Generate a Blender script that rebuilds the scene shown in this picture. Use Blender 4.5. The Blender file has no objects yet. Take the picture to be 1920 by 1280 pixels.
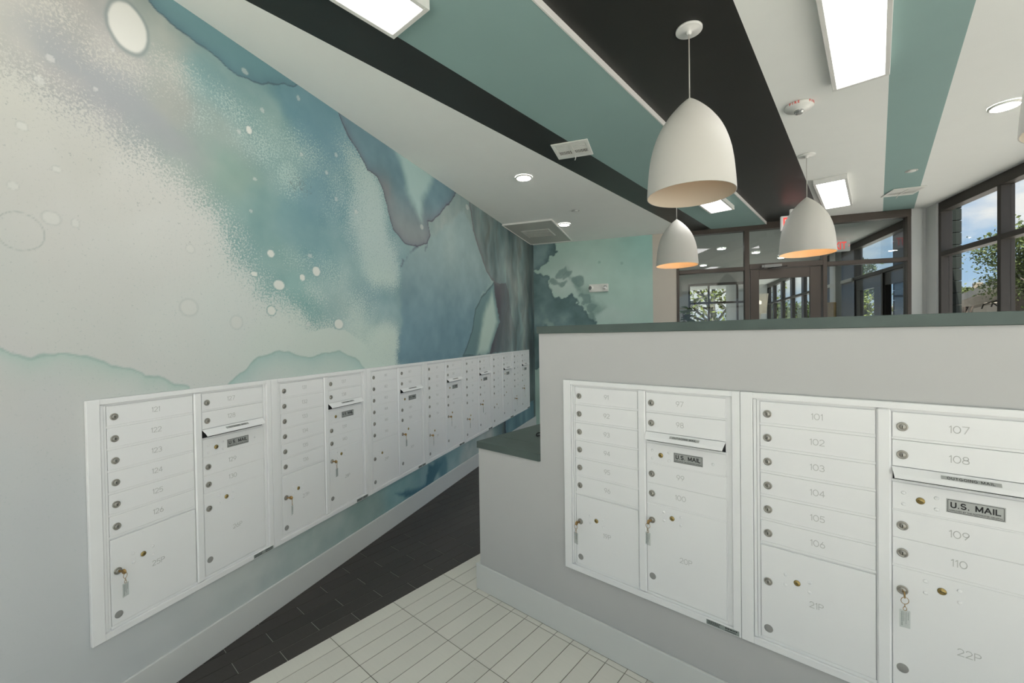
import bpy, math, random
import numpy as np
from mathutils import Vector, Matrix

random.seed(7)
SC = bpy.context.scene
COL = SC.collection
PI = math.pi

# ------------------------------------------------------------------ camera
cam_d = bpy.data.cameras.new('camera')
cam = bpy.data.objects.new('camera', cam_d)
COL.objects.link(cam)
SC.camera = cam
cam_d.sensor_width = 36.0
cam_d.lens = 793.7 / 1920.0 * 36.0
cam_d.clip_start = 0.02
cam_d.clip_end = 300
R_, U_, F_ = Vector((0.94155, 0.33656, -0.01441)), Vector((0.00931, 0.01676, 0.99982)), Vector((-0.33674, 0.94151, -0.01265))
mw = Matrix((R_, U_, -F_)).transposed().to_4x4()
mw.translation = Vector((0, 0, 1.55))
cam.matrix_world = mw

# ------------------------------------------------------------------ exposure
SC.view_settings.view_transform = 'Standard'
SC.view_settings.look = 'None'
SC.view_settings.gamma = 1.0
SC.view_settings.use_curve_mapping = False
SC.view_settings.exposure = 0.36
SC.cycles.use_denoising = True
SC.cycles.max_bounces = 10
SC.cycles.sample_clamp_indirect = 6.0

SKY = 0.80          # sky brightness
LED = 6.6          # flat LED ceiling fixtures
DOWN = 60.0         # round downlights
BULB = 50.0        # pendant bulbs


# ------------------------------------------------------------------ node helper
def new_mat(name):
    m = bpy.data.materials.new(name)
    m.use_nodes = True
    nt = m.node_tree
    nt.nodes.clear()
    return m, nt


def N(nt, typ, **kw):
    n = nt.nodes.new(typ)
    for k, v in kw.items():
        if k in n.inputs:
            n.inputs[k].default_value = v
        else:
            setattr(n, k, v)
    return n


def K(nt, a, ao, b, bi):
    nt.links.new(a.outputs[ao], b.inputs[bi])


def lin(c):
    out = []
    for v in c:
        v /= 255.0
        out.append(v / 12.92 if v <= 0.04045 else ((v + 0.055) / 1.055) ** 2.4)
    return out


# ------------------------------------------------------------------ sky
world = bpy.data.worlds.new('sky')
SC.world = world
world.use_nodes = True
nt = world.node_tree
nt.nodes.clear()
tc = N(nt, 'ShaderNodeTexCoord')
sep = N(nt, 'ShaderNodeSeparateXYZ')
K(nt, tc, 'Generated', sep, 0)
ramp = N(nt, 'ShaderNodeValToRGB')
cr = ramp.color_ramp
cr.elements[0].position = 0.0
cr.elements[0].color = (0.50, 0.69, 0.88, 1)
cr.elements[1].position = 0.75
cr.elements[1].color = (0.16, 0.33, 0.66, 1)
e = cr.elements.new(0.28)
e.color = (0.25, 0.48, 0.80, 1)
K(nt, sep, 'Z', ramp, 'Fac')
mp = N(nt, 'ShaderNodeMapping')
mp.inputs['Scale'].default_value = (1.0, 1.0, 2.6)
mp.inputs['Location'].default_value = (3.1, 1.7, 0.4)
K(nt, tc, 'Generated', mp, 'Vector')
cn = N(nt, 'ShaderNodeTexNoise', Scale=2.6, Detail=9.0, Roughness=0.58)
K(nt, mp, 'Vector', cn, 'Vector')
cramp = N(nt, 'ShaderNodeValToRGB')
cramp.color_ramp.elements[0].position = 0.46
cramp.color_ramp.elements[1].position = 0.60
K(nt, cn, 'Fac', cramp, 'Fac')
mx = N(nt, 'ShaderNodeMix', data_type='RGBA')
mx.inputs[7].default_value = (0.98, 0.98, 0.96, 1)
K(nt, cramp, 'Color', mx, 0)
K(nt, ramp, 'Color', mx, 6)
bg = N(nt, 'ShaderNodeBackground', Strength=SKY)
K(nt, mx, 2, bg, 'Color')
wo = N(nt, 'ShaderNodeOutputWorld')
K(nt, bg, 0, wo, 0)

# ------------------------------------------------------------------ sun
sun_d = bpy.data.lights.new('sun', 'SUN')
sun_d.energy = 17.5
sun_d.angle = 0.01
sun_d.color = (1.0, 0.95, 0.86)
sun = bpy.data.objects.new('sun', sun_d)
COL.objects.link(sun)
sun.rotation_euler = Vector((0.12, 0.52, -0.85)).to_track_quat('-Z', 'Y').to_euler()


# ------------------------------------------------------------------ materials
def principled(name, rgb, rough=0.5, metal=0.0, spec=0.5, var=0.03, scale=6.0, bump=0.0, bscale=120.0, emit=None, es=0.0):
    """Principled surface whose colour is broken up by a little noise."""
    m, nt = new_mat(name)
    b = N(nt, 'ShaderNodeBsdfPrincipled', Roughness=rough, Metallic=metal)
    b.inputs['Specular IOR Level'].default_value = spec
    o = N(nt, 'ShaderNodeOutputMaterial')
    K(nt, b, 0, o, 0)
    tc = N(nt, 'ShaderNodeTexCoord')
    nz = N(nt, 'ShaderNodeTexNoise', Scale=scale, Detail=3.0)
    K(nt, tc, 'Object', nz, 'Vector')
    mx = N(nt, 'ShaderNodeMix', data_type='RGBA')
    mx.inputs[6].default_value = [max(0, c * (1 - var)) for c in rgb] + [1]
    mx.inputs[7].default_value = [min(1, c * (1 + var)) for c in rgb] + [1]
    K(nt, nz, 'Fac', mx, 0)
    K(nt, mx, 2, b, 'Base Color')
    if bump:
        n2 = N(nt, 'ShaderNodeTexNoise', Scale=bscale, Detail=2.0)
        K(nt, tc, 'Object', n2, 'Vector')
        bp = N(nt, 'ShaderNodeBump', Strength=bump, Distance=0.002)
        K(nt, n2, 'Fac', bp, 'Height')
        K(nt, bp, 0, b, 'Normal')
    if emit:
        b.inputs['Emission Color'].default_value = list(emit) + [1]
        b.inputs['Emission Strength'].default_value = es
    return m


def emission(name, rgb, s):
    m, nt = new_mat(name)
    e = N(nt, 'ShaderNodeEmission', Strength=s)
    e.inputs['Color'].default_value = list(rgb) + [1]
    o = N(nt, 'ShaderNodeOutputMaterial')
    K(nt, e, 0, o, 0)
    return m


def glass(name, tint=(0.93, 0.96, 0.95), refl=1.7):
    """Clear pane: see-through with a Fresnel reflection on the faces towards the ray."""
    m, nt = new_mat(name)
    t = N(nt, 'ShaderNodeBsdfTransparent')
    t.inputs['Color'].default_value = list(tint) + [1]
    g = N(nt, 'ShaderNodeBsdfGlossy', Roughness=0.0)
    fr = N(nt, 'ShaderNodeFresnel', IOR=1.5)
    geo = N(nt, 'ShaderNodeNewGeometry')
    inv = N(nt, 'ShaderNodeMath', operation='SUBTRACT')
    inv.inputs[0].default_value = 1.0
    K(nt, geo, 'Backfacing', inv, 1)
    mu = N(nt, 'ShaderNodeMath', operation='MULTIPLY')
    K(nt, fr, 0, mu, 0)
    K(nt, inv, 0, mu, 1)
    m2 = N(nt, 'ShaderNodeMath', operation='MULTIPLY', use_clamp=True)
    K(nt, mu, 0, m2, 0)
    m2.inputs[1].default_value = refl
    mix = N(nt, 'ShaderNodeMixShader')
    K(nt, m2, 0, mix, 0)
    K(nt, t, 0, mix, 1)
    K(nt, g, 0, mix, 2)
    o = N(nt, 'ShaderNodeOutputMaterial')
    K(nt, mix, 0, o, 0)
    return m


M = {}
M['ceil'] = principled('ceiling_paint', (0.86, 0.875, 0.845), 0.85, spec=0.2, var=0.015, bump=0.05)
M['black'] = principled('black_paint', (0.022, 0.022, 0.020), 0.42, spec=0.45, var=0.05)
M['teal'] = principled('teal_paint', (0.285, 0.42, 0.40), 0.6, spec=0.3, var=0.02)
M['whitetrim'] = principled('white_trim_paint', (0.74, 0.74, 0.71), 0.5, var=0.01)
M['wall'] = principled('wall_paint', (0.66, 0.67, 0.65), 0.8, spec=0.2, var=0.015, bump=0.06)
M['grey'] = principled('grey_wall_paint', (0.535, 0.535, 0.525), 0.75, spec=0.25, var=0.015, bump=0.06)
M['beige'] = principled('beige_wall_paint', (0.60, 0.55, 0.48), 0.8, spec=0.2, var=0.02)
M['base'] = principled('baseboard_paint', (0.70, 0.71, 0.685), 0.5, var=0.01)
M['box'] = principled('mailbox_powder_coat', (0.86, 0.865, 0.86), 0.45, spec=0.4, var=0.01, bump=0.04, bscale=600)
M['engrave'] = principled('engraved_numeral', (0.55, 0.555, 0.535), 0.7, var=0.05)
M['slot'] = principled('dark_slot', (0.012, 0.012, 0.012), 0.8, var=0.1)
M['nickel'] = principled('satin_nickel', (0.40, 0.385, 0.345), 0.38, metal=0.85, var=0.08, scale=40)
M['plug'] = principled('grey_plug', (0.30, 0.30, 0.285), 0.6, var=0.05)
M['brass'] = principled('brass', (0.46, 0.34, 0.13), 0.3, metal=0.9, var=0.08, scale=40)
M['keybrass'] = principled('key_brass', (0.42, 0.27, 0.11), 0.3, metal=0.9, var=0.08, scale=40)
M['plate'] = principled('silver_plate', (0.40, 0.415, 0.40), 0.4, metal=0.15, var=0.06, scale=30)
M['strip'] = principled('grey_label_strip', (0.42, 0.43, 0.415), 0.5, metal=0.2, var=0.05)
M['sticker'] = principled('grey_sticker', (0.29, 0.33, 0.31), 0.6, var=0.05)
M['ink'] = principled('black_print', (0.02, 0.02, 0.02), 0.7, var=0.05)
M['red'] = principled('red_letters', (0.70, 0.05, 0.05), 0.5, var=0.03)
M['redlit'] = principled('red_lit_letters', (0.72, 0.06, 0.05), 0.5, var=0.03, emit=(1, 0.10, 0.08), es=0.75)
M['plastic'] = principled('white_plastic', (0.78, 0.78, 0.74), 0.4, var=0.01)
M['exitbody'] = principled('exit_sign_plastic', (0.78, 0.78, 0.74), 0.4, var=0.01, emit=(1, 0.97, 0.92), es=0.10)
M['lens'] = principled('lamp_lens', (0.45, 0.46, 0.45), 0.12, metal=0.6, var=0.3, scale=90)
M['grille'] = principled('grille_shadow', (0.03, 0.03, 0.03), 0.8, var=0.05)
M['access'] = principled('access_panel_paint', (0.50, 0.50, 0.465), 0.6, var=0.02)
M['shadewall'] = principled('painted_shade_wall', (0.13, 0.13, 0.125), 0.8, var=0.04)  # shade on the lobby side wall, put into its colour
M['brownbronze'] = principled('brown_bronze_aluminium', (0.085, 0.068, 0.056), 0.42, metal=0.3, var=0.08, scale=3)
M['bronze'] = principled('dark_bronze_aluminium', (0.046, 0.039, 0.033), 0.42, metal=0.3, var=0.08, scale=3)
M['ledge'] = principled('grey_green_laminate', (0.088, 0.118, 0.106), 0.45, spec=0.4, var=0.22, scale=9)
M['shade'] = principled('matte_white_shade', (0.62, 0.60, 0.55), 0.55, spec=0.3, var=0.01)
M['shadein'] = principled('shade_lining', (0.62, 0.56, 0.46), 0.6, spec=0.2, var=0.02)
M['cable'] = principled('pendant_cord', (0.50, 0.48, 0.44), 0.5, var=0.03)
M['led'] = emission('led_diffuser', (1.0, 0.985, 0.975), LED)
M['down'] = emission('downlight_lens', (1.0, 0.95, 0.87), DOWN)
M['bulb'] = emission('warm_bulb', (1.0, 0.52, 0.20), BULB)
M['bulb_dim'] = emission('dim_warm_bulb', (1.0, 0.52, 0.20), BULB * .07)
M['bulb_off'] = principled('unlit_bulb', (0.6, 0.58, 0.52), 0.2)
M['glass'] = glass('partition_glass', (0.86, 0.90, 0.90), 2.0)
M['wglass'] = glass('window_glass', (0.97, 0.975, 0.965), 1.0)
M['green'] = principled('plant_leaf', (0.11, 0.23, 0.06), 0.5, var=0.4, scale=9)
M['pot'] = principled('pot_ceramic', (0.5, 0.5, 0.48), 0.4)
M['stem'] = principled('plant_stem', (0.10, 0.07, 0.045), 0.8, var=0.3)
M['lampw'] = principled('lamp_shade_white', (0.75, 0.73, 0.68), 0.6, emit=(1, 0.85, 0.6), es=0.12)
M['wood'] = principled('pale_wood', (0.45, 0.30, 0.13), 0.5, var=0.25, scale=14)
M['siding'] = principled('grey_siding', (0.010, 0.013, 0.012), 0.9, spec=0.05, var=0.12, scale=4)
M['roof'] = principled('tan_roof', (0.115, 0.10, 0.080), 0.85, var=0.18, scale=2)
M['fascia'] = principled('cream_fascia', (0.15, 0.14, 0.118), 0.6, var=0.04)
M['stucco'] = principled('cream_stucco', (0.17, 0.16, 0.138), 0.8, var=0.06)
M['stone'] = principled('stacked_stone', (0.10, 0.085, 0.07), 0.9, var=0.45, scale=18, bump=0.5, bscale=20)
M['bounce_ground'] = principled('bounce_concrete', (0.66, 0.655, 0.645), 0.9, var=0.08, scale=1.5)  # unseen ground made pale so that it bounces sunlight indoors
M['ground'] = principled('pavement', (0.35, 0.345, 0.335), 0.9, var=0.12, scale=1.5)
M['bark'] = principled('tree_bark', (0.04, 0.032, 0.025), 0.9, var=0.3, scale=12)
M['twig'] = principled('bare_twigs', (0.10, 0.095, 0.075), 0.9, var=0.3, scale=12)
M['tag'] = glass('clear_tag_plastic', (0.86, 0.88, 0.87), 2.2)


def leafmat(name, a, b):
    m, nt = new_mat(name)
    bs = N(nt, 'ShaderNodeBsdfPrincipled', Roughness=0.6)
    tc = N(nt, 'ShaderNodeTexCoord')
    nz = N(nt, 'ShaderNodeTexNoise', Scale=1.6, Detail=6.0, Roughness=0.7)
    K(nt, tc, 'Object', nz, 'Vector')
    rp = N(nt, 'ShaderNodeValToRGB')
    rp.color_ramp.elements[0].position = 0.35
    rp.color_ramp.elements[0].color = list(a) + [1]
    rp.color_ramp.elements[1].position = 0.65
    rp.color_ramp.elements[1].color = list(b) + [1]
    K(nt, nz, 'Fac', rp, 'Fac')
    K(nt, rp, 'Color', bs, 'Base Color')
    tr = N(nt, 'ShaderNodeBsdfTranslucent')
    K(nt, rp, 'Color', tr, 'Color')
    mix = N(nt, 'ShaderNodeMixShader')
    mix.inputs[0].default_value = 0.3
    K(nt, bs, 0, mix, 1)
    K(nt, tr, 0, mix, 2)
    o = N(nt, 'ShaderNodeOutputMaterial')
    K(nt, mix, 0, o, 0)
    return m


M['leaf'] = leafmat('summer_leaves', (0.016, 0.030, 0.006), (0.075, 0.105, 0.022))
M['leafy'] = leafmat('yellow_green_leaves', (0.045, 0.070, 0.010), (0.19, 0.215, 0.035))


def tilemat(name, rgb, rough, rv, scale=(3, 40, 3)):
    """Glazed tile with a per-piece tone and a faint streak along its length."""
    m, nt = new_mat(name)
    b = N(nt, 'ShaderNodeBsdfPrincipled', Roughness=rough)
    oi = N(nt, 'ShaderNodeObjectInfo')
    tc = N(nt, 'ShaderNodeTexCoord')
    mp = N(nt, 'ShaderNodeMapping')
    mp.inputs['Scale'].default_value = scale
    K(nt, tc, 'Object', mp, 'Vector')
    nz = N(nt, 'ShaderNodeTexNoise', Scale=2.0, Detail=4.0)
    K(nt, mp, 'Vector', nz, 'Vector')
    ad = N(nt, 'ShaderNodeMath', operation='ADD')
    K(nt, oi, 'Random', ad, 0)
    K(nt, nz, 'Fac', ad, 1)
    mr = N(nt, 'ShaderNodeMapRange')
    mr.inputs['From Max'].default_value = 2.0
    mr.inputs['To Min'].default_value = 1 - rv
    mr.inputs['To Max'].default_value = 1 + rv
    K(nt, ad, 0, mr, 'Value')
    vm = N(nt, 'ShaderNodeVectorMath', operation='SCALE')
    vm.inputs[0].default_value = rgb
    K(nt, mr, 0, vm, 'Scale')
    K(nt, vm, 0, b, 'Base Color')
    o = N(nt, 'ShaderNodeOutputMaterial')
    K(nt, b, 0, o, 0)
    return m


M['darktile'] = tilemat('charcoal_tile', (0.042, 0.036, 0.033), 0.42, 0.28)
M['whitetile'] = tilemat('cream_tile', (0.70, 0.685, 0.62), 0.35, 0.07)
M['bluetile'] = tilemat('pale_blue_tile', (0.30, 0.42, 0.43), 0.4, 0.08)
M['groutdark'] = principled('light_grout', (0.40, 0.385, 0.36), 0.9)
M['groutwhite'] = principled('brown_grout', (0.15, 0.14, 0.115), 0.9)


def brickfloor():
    """Tile pattern for the stretches of floor that stay out of sight or far off."""
    m, nt = new_mat('far_tiles')
    b = N(nt, 'ShaderNodeBsdfPrincipled', Roughness=0.4)
    tc = N(nt, 'ShaderNodeTexCoord')
    mp = N(nt, 'ShaderNodeMapping')
    mp.inputs['Rotation'].default_value = (0, 0, TA)
    K(nt, tc, 'Object', mp, 'Vector')
    br = N(nt, 'ShaderNodeTexBrick', Scale=1.0)
    br.inputs['Brick Width'].default_value = 0.378
    br.inputs['Row Height'].default_value = 0.0982
    br.inputs['Mortar Size'].default_value = 0.003
    br.inputs['Color1'].default_value = (0.60, 0.58, 0.52, 1)
    br.inputs['Color2'].default_value = (0.64, 0.62, 0.56, 1)
    br.inputs['Mortar'].default_value = (0.25, 0.23, 0.2, 1)
    K(nt, mp, 'Vector', br, 'Vector')
    K(nt, br, 'Color', b, 'Base Color')
    o = N(nt, 'ShaderNodeOutputMaterial')
    K(nt, b, 0, o, 0)
    return m


TA = 0.3687                      # angle of the tile, stripe and counter directions
CT, ST = math.cos(TA), math.sin(TA)
M['farfloor'] = brickfloor()


def T2(tx, ty):
    """tile-frame coordinates -> room coordinates"""
    return (tx * CT + ty * ST, -tx * ST + ty * CT)


# ------------------------------------------------------------------ mesh builder
class MB:
    def __init__(s):
        s.v, s.f, s.m, s.sm = [], [], [], []

    def add(s, vs, fs, mi=0, smooth=False, mat=None):
        o = len(s.v)
        if mat is not None:
            vs = [tuple(mat @ Vector(p)) for p in vs]
        s.v += [tuple(p) for p in vs]
        for f in fs:
            s.f.append([o + i for i in f])
            s.m.append(mi)
            s.sm.append(smooth)
        return s

    def box(s, x0, x1, y0, y1, z0, z1, mi=0, ch=0.0, mat=None):
        if x0 > x1: x0, x1 = x1, x0
        if y0 > y1: y0, y1 = y1, y0
        if z0 > z1: z0, z1 = z1, z0
        if ch <= 0:
            vs = [(x0, y0, z0), (x1, y0, z0), (x1, y1, z0), (x0, y1, z0), (x0, y0, z1), (x1, y0, z1), (x1, y1, z1), (x0, y1, z1)]
            fs = [(0, 3, 2, 1), (4, 5, 6, 7), (0, 1, 5, 4), (1, 2, 6, 5), (2, 3, 7, 6), (3, 0, 4, 7)]
            return s.add(vs, fs, mi, mat=mat)
        c = min(ch, (x1 - x0) / 2.01, (y1 - y0) / 2.01, (z1 - z0) / 2.01)
        X, Y, Z = (x0, x1), (y0, y1), (z0, z1)
        vs, idx = [], {}
        for i in (0, 1):
            for j in (0, 1):
                for k in (0, 1):
                    sx, sy, sz = (c if i == 0 else -c), (c if j == 0 else -c), (c if k == 0 else -c)
                    for a in range(3):
                        p = [X[i], Y[j], Z[k]]
                        for q, d in enumerate((sx, sy, sz)):
                            if q != a: p[q] += d
                        idx[(i, j, k, a)] = len(vs)
                        vs.append(tuple(p))
        fs = []
        for a in range(3):
            b, d = [(1, 2), (2, 0), (0, 1)][a]
            for t in (0, 1):
                q = []
                for u, w in ((0, 0), (1, 0), (1, 1), (0, 1)):
                    key = [0, 0, 0]; key[a] = t; key[b] = u; key[d] = w
                    q.append(idx[(*key, a)])
                fs.append(q if t else q[::-1])
        for a in range(3):            # edges along axis a
            b, d = [(1, 2), (2, 0), (0, 1)][a]
            for u in (0, 1):
                for w in (0, 1):
                    k0 = [0, 0, 0]; k1 = [0, 0, 0]
                    k0[b] = k1[b] = u; k0[d] = k1[d] = w; k1[a] = 1
                    q = [idx[(*k0, b)], idx[(*k1, b)], idx[(*k1, d)], idx[(*k0, d)]]
                    fs.append(q if (u ^ w) else q[::-1])
        for i in (0, 1):
            for j in (0, 1):
                for k in (0, 1):
                    q = [idx[(i, j, k, a)] for a in range(3)]
                    fs.append(q if (i + j + k) % 2 else q[::-1])
        return s.add(vs, fs, mi, mat=mat)

    def poly(s, pts, z0, z1, mi=0):
        """vertical prism over a convex polygon (counter-clockwise)"""
        n = len(pts)
        vs = [(p[0], p[1], z0) for p in pts] + [(p[0], p[1], z1) for p in pts]
        fs = [tuple(range(n))[::-1], tuple(range(n, 2 * n))] + [(i, (i + 1) % n, n + (i + 1) % n, n + i) for i in range(n)]
        return s.add(vs, fs, mi)

    def lathe(s, prof, n=24, mi=0, smooth=True, mat=None, cap=True):
        """prof: (r, z) list turned about z"""
        vs, fs = [], []
        for r, z in prof:
            for i in range(n):
                a = 2 * PI * i / n
                vs.append((r * math.cos(a), r * math.sin(a), z))
        for k in range(len(prof) - 1):
            for i in range(n):
                j = (i + 1) % n
                fs.append((k * n + i, k * n + j, (k + 1) * n + j, (k + 1) * n + i))
        if cap:
            fs.append(tuple(range(n))[::-1])
            fs.append(tuple(range((len(prof) - 1) * n, len(prof) * n)))
        return s.add(vs, fs, mi, smooth, mat)

    def tube(s, pts, r, n=8, mi=0, closed=False, mat=None):
        pts = [Vector(p) for p in pts]
        vs, fs = [], []
        m = len(pts)
        ref = Vector((0.123, 0.31, 0.94)).normalized()
        for i, p in enumerate(pts):
            if closed:
                t = pts[(i + 1) % m] - pts[i - 1]
            else:
                t = pts[min(i + 1, m - 1)] - pts[max(i - 1, 0)]
            t.normalize()
            a = t.cross(ref)
            if a.length < 1e-3: a = t.cross(Vector((1, 0, 0)))
            a.normalize()
            b = t.cross(a)
            rr = r[i] if isinstance(r, (list, tuple)) else r
            for k in range(n):
                an = 2 * PI * k / n
                vs.append(tuple(p + a * (rr * math.cos(an)) + b * (rr * math.sin(an))))
        for i in range(m if closed else m - 1):
            j = (i + 1) % m
            for k in range(n):
                l = (k + 1) % n
                fs.append((i * n + k, j * n + k, j * n + l, i * n + l))
        if not closed:
            fs.append(tuple(range(n)))
            fs.append(tuple(range((m - 1) * n, m * n))[::-1])
        return s.add(vs, fs, mi, True, mat)

    def mesh(s, name, mats):
        me = bpy.data.meshes.new(name)
        me.from_pydata(s.v, [], s.f)
        for m in (mats if isinstance(mats, (list, tuple)) else [mats]):
            me.materials.append(M[m] if isinstance(m, str) else m)
        me.polygons.foreach_set('material_index', s.m)
        me.polygons.foreach_set('use_smooth', s.sm)
        me.update()
        return me


def put(name, me, parent=None, loc=(0, 0, 0), rot=(0, 0, 0), **props):
    o = bpy.data.objects.new(name, me)
    COL.objects.link(o)
    o.location = loc
    o.rotation_euler = rot
    if parent is not None:
        o.parent = parent
    for k, v in props.items():
        o[k] = v
    return o


def thing(name, label, cat, loc=(0, 0, 0), rotz=0.0, group=None, me=None):
    o = put(name, me, None, loc, (0, 0, rotz), label=label, category=cat)
    if group: o['group'] = group
    return o


def struct(name, me, parent=None, loc=(0, 0, 0), rot=(0, 0, 0), label=None):
    o = put(name, me, parent, loc, rot)
    o['kind'] = 'structure'
    if label: o['label'] = label
    return o


_text = {}


def text_mesh(s, size, mat, bold=0.0, depth=0.0004, sx=1.0):
    """flat raised lettering in the xz plane, centred, facing -y"""
    key = (s, size, mat, bold, sx)
    if key in _text: return _text[key]
    cu = bpy.data.curves.new('lettering', 'FONT')
    cu.body = s
    cu.size = size
    cu.align_x = 'CENTER'
    cu.align_y = 'CENTER'
    cu.extrude = depth / 2
    cu.offset = bold
    cu.resolution_u = 3
    ob = bpy.data.objects.new('lettering_tmp', cu)
    COL.objects.link(ob)
    bpy.context.view_layer.update()
    me = bpy.data.meshes.new_from_object(ob.evaluated_get(bpy.context.evaluated_depsgraph_get()))
    bpy.data.objects.remove(ob)
    me.transform(Matrix.Rotation(PI / 2, 4, 'X') @ Matrix.Diagonal((sx, 1, 1, 1)))
    me.materials.clear()
    me.materials.append(M[mat])
    _text[key] = me
    return me


# single-stroke engraved numerals in a 0.62 x 1 cell
def arc(cx, cz, rx, rz, a0, a1, n=10):
    return [(cx + rx * math.cos(math.radians(a0 + (a1 - a0) * i / n)), cz + rz * math.sin(math.radians(a0 + (a1 - a0) * i / n))) for i in range(n + 1)]


GLY = {
    '0': [arc(.36, .5, .36, .5, 0, 360, 20)],
    '1': [[(.02, .80), (.20, 1.0), (.20, 0)]],
    '2': [arc(.32, .70, .30, .30, 160, -30, 9) + [(0, 0), (.66, 0)]],
    '3': [arc(.30, .74, .28, .26, 150, -80, 8) + arc(.30, .26, .33, .27, 85, -150, 9)],
    '4': [[(.50, 0), (.50, 1), (0, .28), (.70, .28)]],
    '5': [[(.60, 1), (.10, 1), (.05, .55)] + arc(.30, .31, .32, .31, 130, -150, 10)],
    '6': [arc(.33, .31, .31, .31, 0, 360, 14), [(.07, .48), (.40, 1.0)]],
    '7': [[(0, 1), (.66, 1), (.22, 0)]],
    '8': [arc(.33, .75, .26, .25, 0, 360, 14), arc(.33, .26, .33, .27, 0, 360, 14)],
    '9': [arc(.33, .69, .31, .31, 0, 360, 14), [(.59, .52), (.26, 0)]],
    'P': [[(.04, 0), (.04, 1), (.40, 1)] + arc(.40, .74, .26, .26, 90, -90, 7) + [(.04, .48)]],
}
GLY.update({
    'U': [[(0, 1), (0, .30)] + arc(.32, .30, .32, .30, 180, 360, 10) + [(.64, 1)]],
    'S': [arc(.31, .74, .29, .26, 30, 265, 9) + arc(.31, .26, .31, .26, 85, -150, 9)],
    '.': [[(.06, .02), (.08, .02)]],
    'M': [[(0, 0), (0, 1), (.42, .12), (.84, 1), (.84, 0)]],
    'A': [[(0, 0), (.40, 1), (.80, 0)], [(.15, .34), (.65, .34)]],
    'I': [[(.03, 0), (.03, 1)]],
    'L': [[(0, 1), (0, 0), (.55, 0)]],
    'O': [arc(.42, .5, .42, .5, 0, 360, 20)],
    'T': [[(0, 1), (.70, 1)], [(.35, 1), (.35, 0)]],
    'G': [arc(.40, .5, .40, .5, 45, 330, 14) + [(.78, .46), (.44, .46)]],
    'N': [[(0, 0), (0, 1), (.62, 0), (.62, 1)]],
    ' ': [],
})
GW = {'0': .74, '1': .26, '4': .70, '.': .14, 'M': .84, 'A': .80, 'I': .06, 'L': .55, 'O': .84, 'T': .70, 'G': .80, 'N': .62, 'U': .64, 'S': .62, ' ': .34}
_num = {}


def num_mesh(s, h=0.0205, w=0.0019, gap=.17, mat='engrave', name='number'):
    if s in _num: return _num[s]
    b = MB()
    x = 0
    total = sum(GW.get(c, .66) for c in s) + gap * (len(s) - 1)
    for c in s:
        for st in GLY[c]:
            for (ax, az), (bx, bz) in zip(st[:-1], st[1:]):
                A = Vector(((x + ax - total / 2) * h, (az - .5) * h)); B = Vector(((x + bx - total / 2) * h, (bz - .5) * h))
                d = B - A
                if d.length < 1e-6: continue
                d.normalize()
                n = Vector((-d.y, d.x)) * (w / 2)
                A -= d * w * .35; B += d * w * .35
                q = [A - n, B - n, B + n, A + n]
                b.add([(p.x, 0, p.y) for p in q] + [(p.x, 0.0005, p.y) for p in q], [(0, 1, 2, 3), (0, 4, 5, 1), (2, 6, 7, 3)])
        x += GW.get(c, .66) + gap
    _num[s] = b.mesh(name, mat)
    return _num[s]


# ================================================================== THE SETTING
CZ = 3.116          # ceiling over the mural side
CZ2 = 3.152         # ceiling on the window side, one step higher
XL, XR, YB, YF = -2.106, 3.28, -3.0, 7.048
TW, TL = 0.0982, 0.378


def clip(poly, nx, ny, d):
    """keep the part of a polygon where nx*x+ny*y <= d"""
    out = []
    for i in range(len(poly)):
        a, b = poly[i - 1], poly[i]
        da, db = nx * a[0] + ny * a[1] - d, nx * b[0] + ny * b[1] - d
        if (da <= 0) != (db <= 0):
            t = da / (da - db)
            out.append((a[0] + t * (b[0] - a[0]), a[1] + t * (b[1] - a[1])))
        if db <= 0: out.append(b)
    return out


ROOM = [(XL, YB), (XR + 0.12, YB), (XR + 0.12, YF), (XL, YF)]


def band(poly, t0, t1):
    """part of a polygon between two lines of constant tile-frame tx"""
    p = clip(poly, -CT, ST, -t0)
    return clip(p, CT, -ST, t1)


# --- floor: one slab, and every tile in sight a piece of its own
b = MB()
b.poly(band(ROOM, -9, -2.157), -0.06, -0.0025, 0)
b.poly(band(ROOM, -2.157, -0.785), -0.06, -0.0025, 1)
b.poly(band(ROOM, -0.785, 9), -0.06, -0.0025, 2)
b.box(XL, XR + .12, YF, 17.0, -0.06, -0.0025, 2)
floor = struct('floor', b.mesh('floor', ['groutdark', 'groutwhite', 'farfloor']), label='tiled floor, charcoal along the mural wall and cream before the counter')


def in_counter(x, y):
    tx, ty = x * CT - y * ST, x * ST + y * CT
    return ty > 1.806 and tx > -1.80


G = 0.0017
tile_meshes = {}


def lay(tx0, tx1, ty0, ty1, mat, lim=None):
    quad = [T2(tx0 + G, ty0 + G), T2(tx1 - G, ty0 + G), T2(tx1 - G, ty1 - G), T2(tx0 + G, ty1 - G)]
    p = clip(quad, -1, 0, 2.094)                       # stop at the mural wall
    cut = len(p) != 4 or p != quad
    if lim:
        q = clip(p, *lim); cut = cut or q != p; p = q
    if len(p) < 3: return 0
    c = T2((tx0 + tx1) / 2, (ty0 + ty1) / 2)
    if cut:
        cx, cy = sum(a[0] for a in p) / len(p), sum(a[1] for a in p) / len(p)
        bb = MB(); bb.poly([(a[0] - cx, a[1] - cy) for a in p], -0.0025, 0.0)
        put('tile', bb.mesh('tile', mat), floor, (cx, cy, 0))
    else:
        key = (mat, round(ty1 - ty0, 4), round(tx1 - tx0, 4))
        if key not in tile_meshes:
            w, l = (tx1 - tx0) / 2 - G, (ty1 - ty0) / 2 - G
            tile_meshes[key] = MB().box(-w, w, -l, l, -0.0025, 0.0, ch=0.0006).mesh('tile', mat)
        put('tile', tile_meshes[key], floor, (c[0], c[1], 0), (0, 0, -TA))
    return 1


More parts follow.
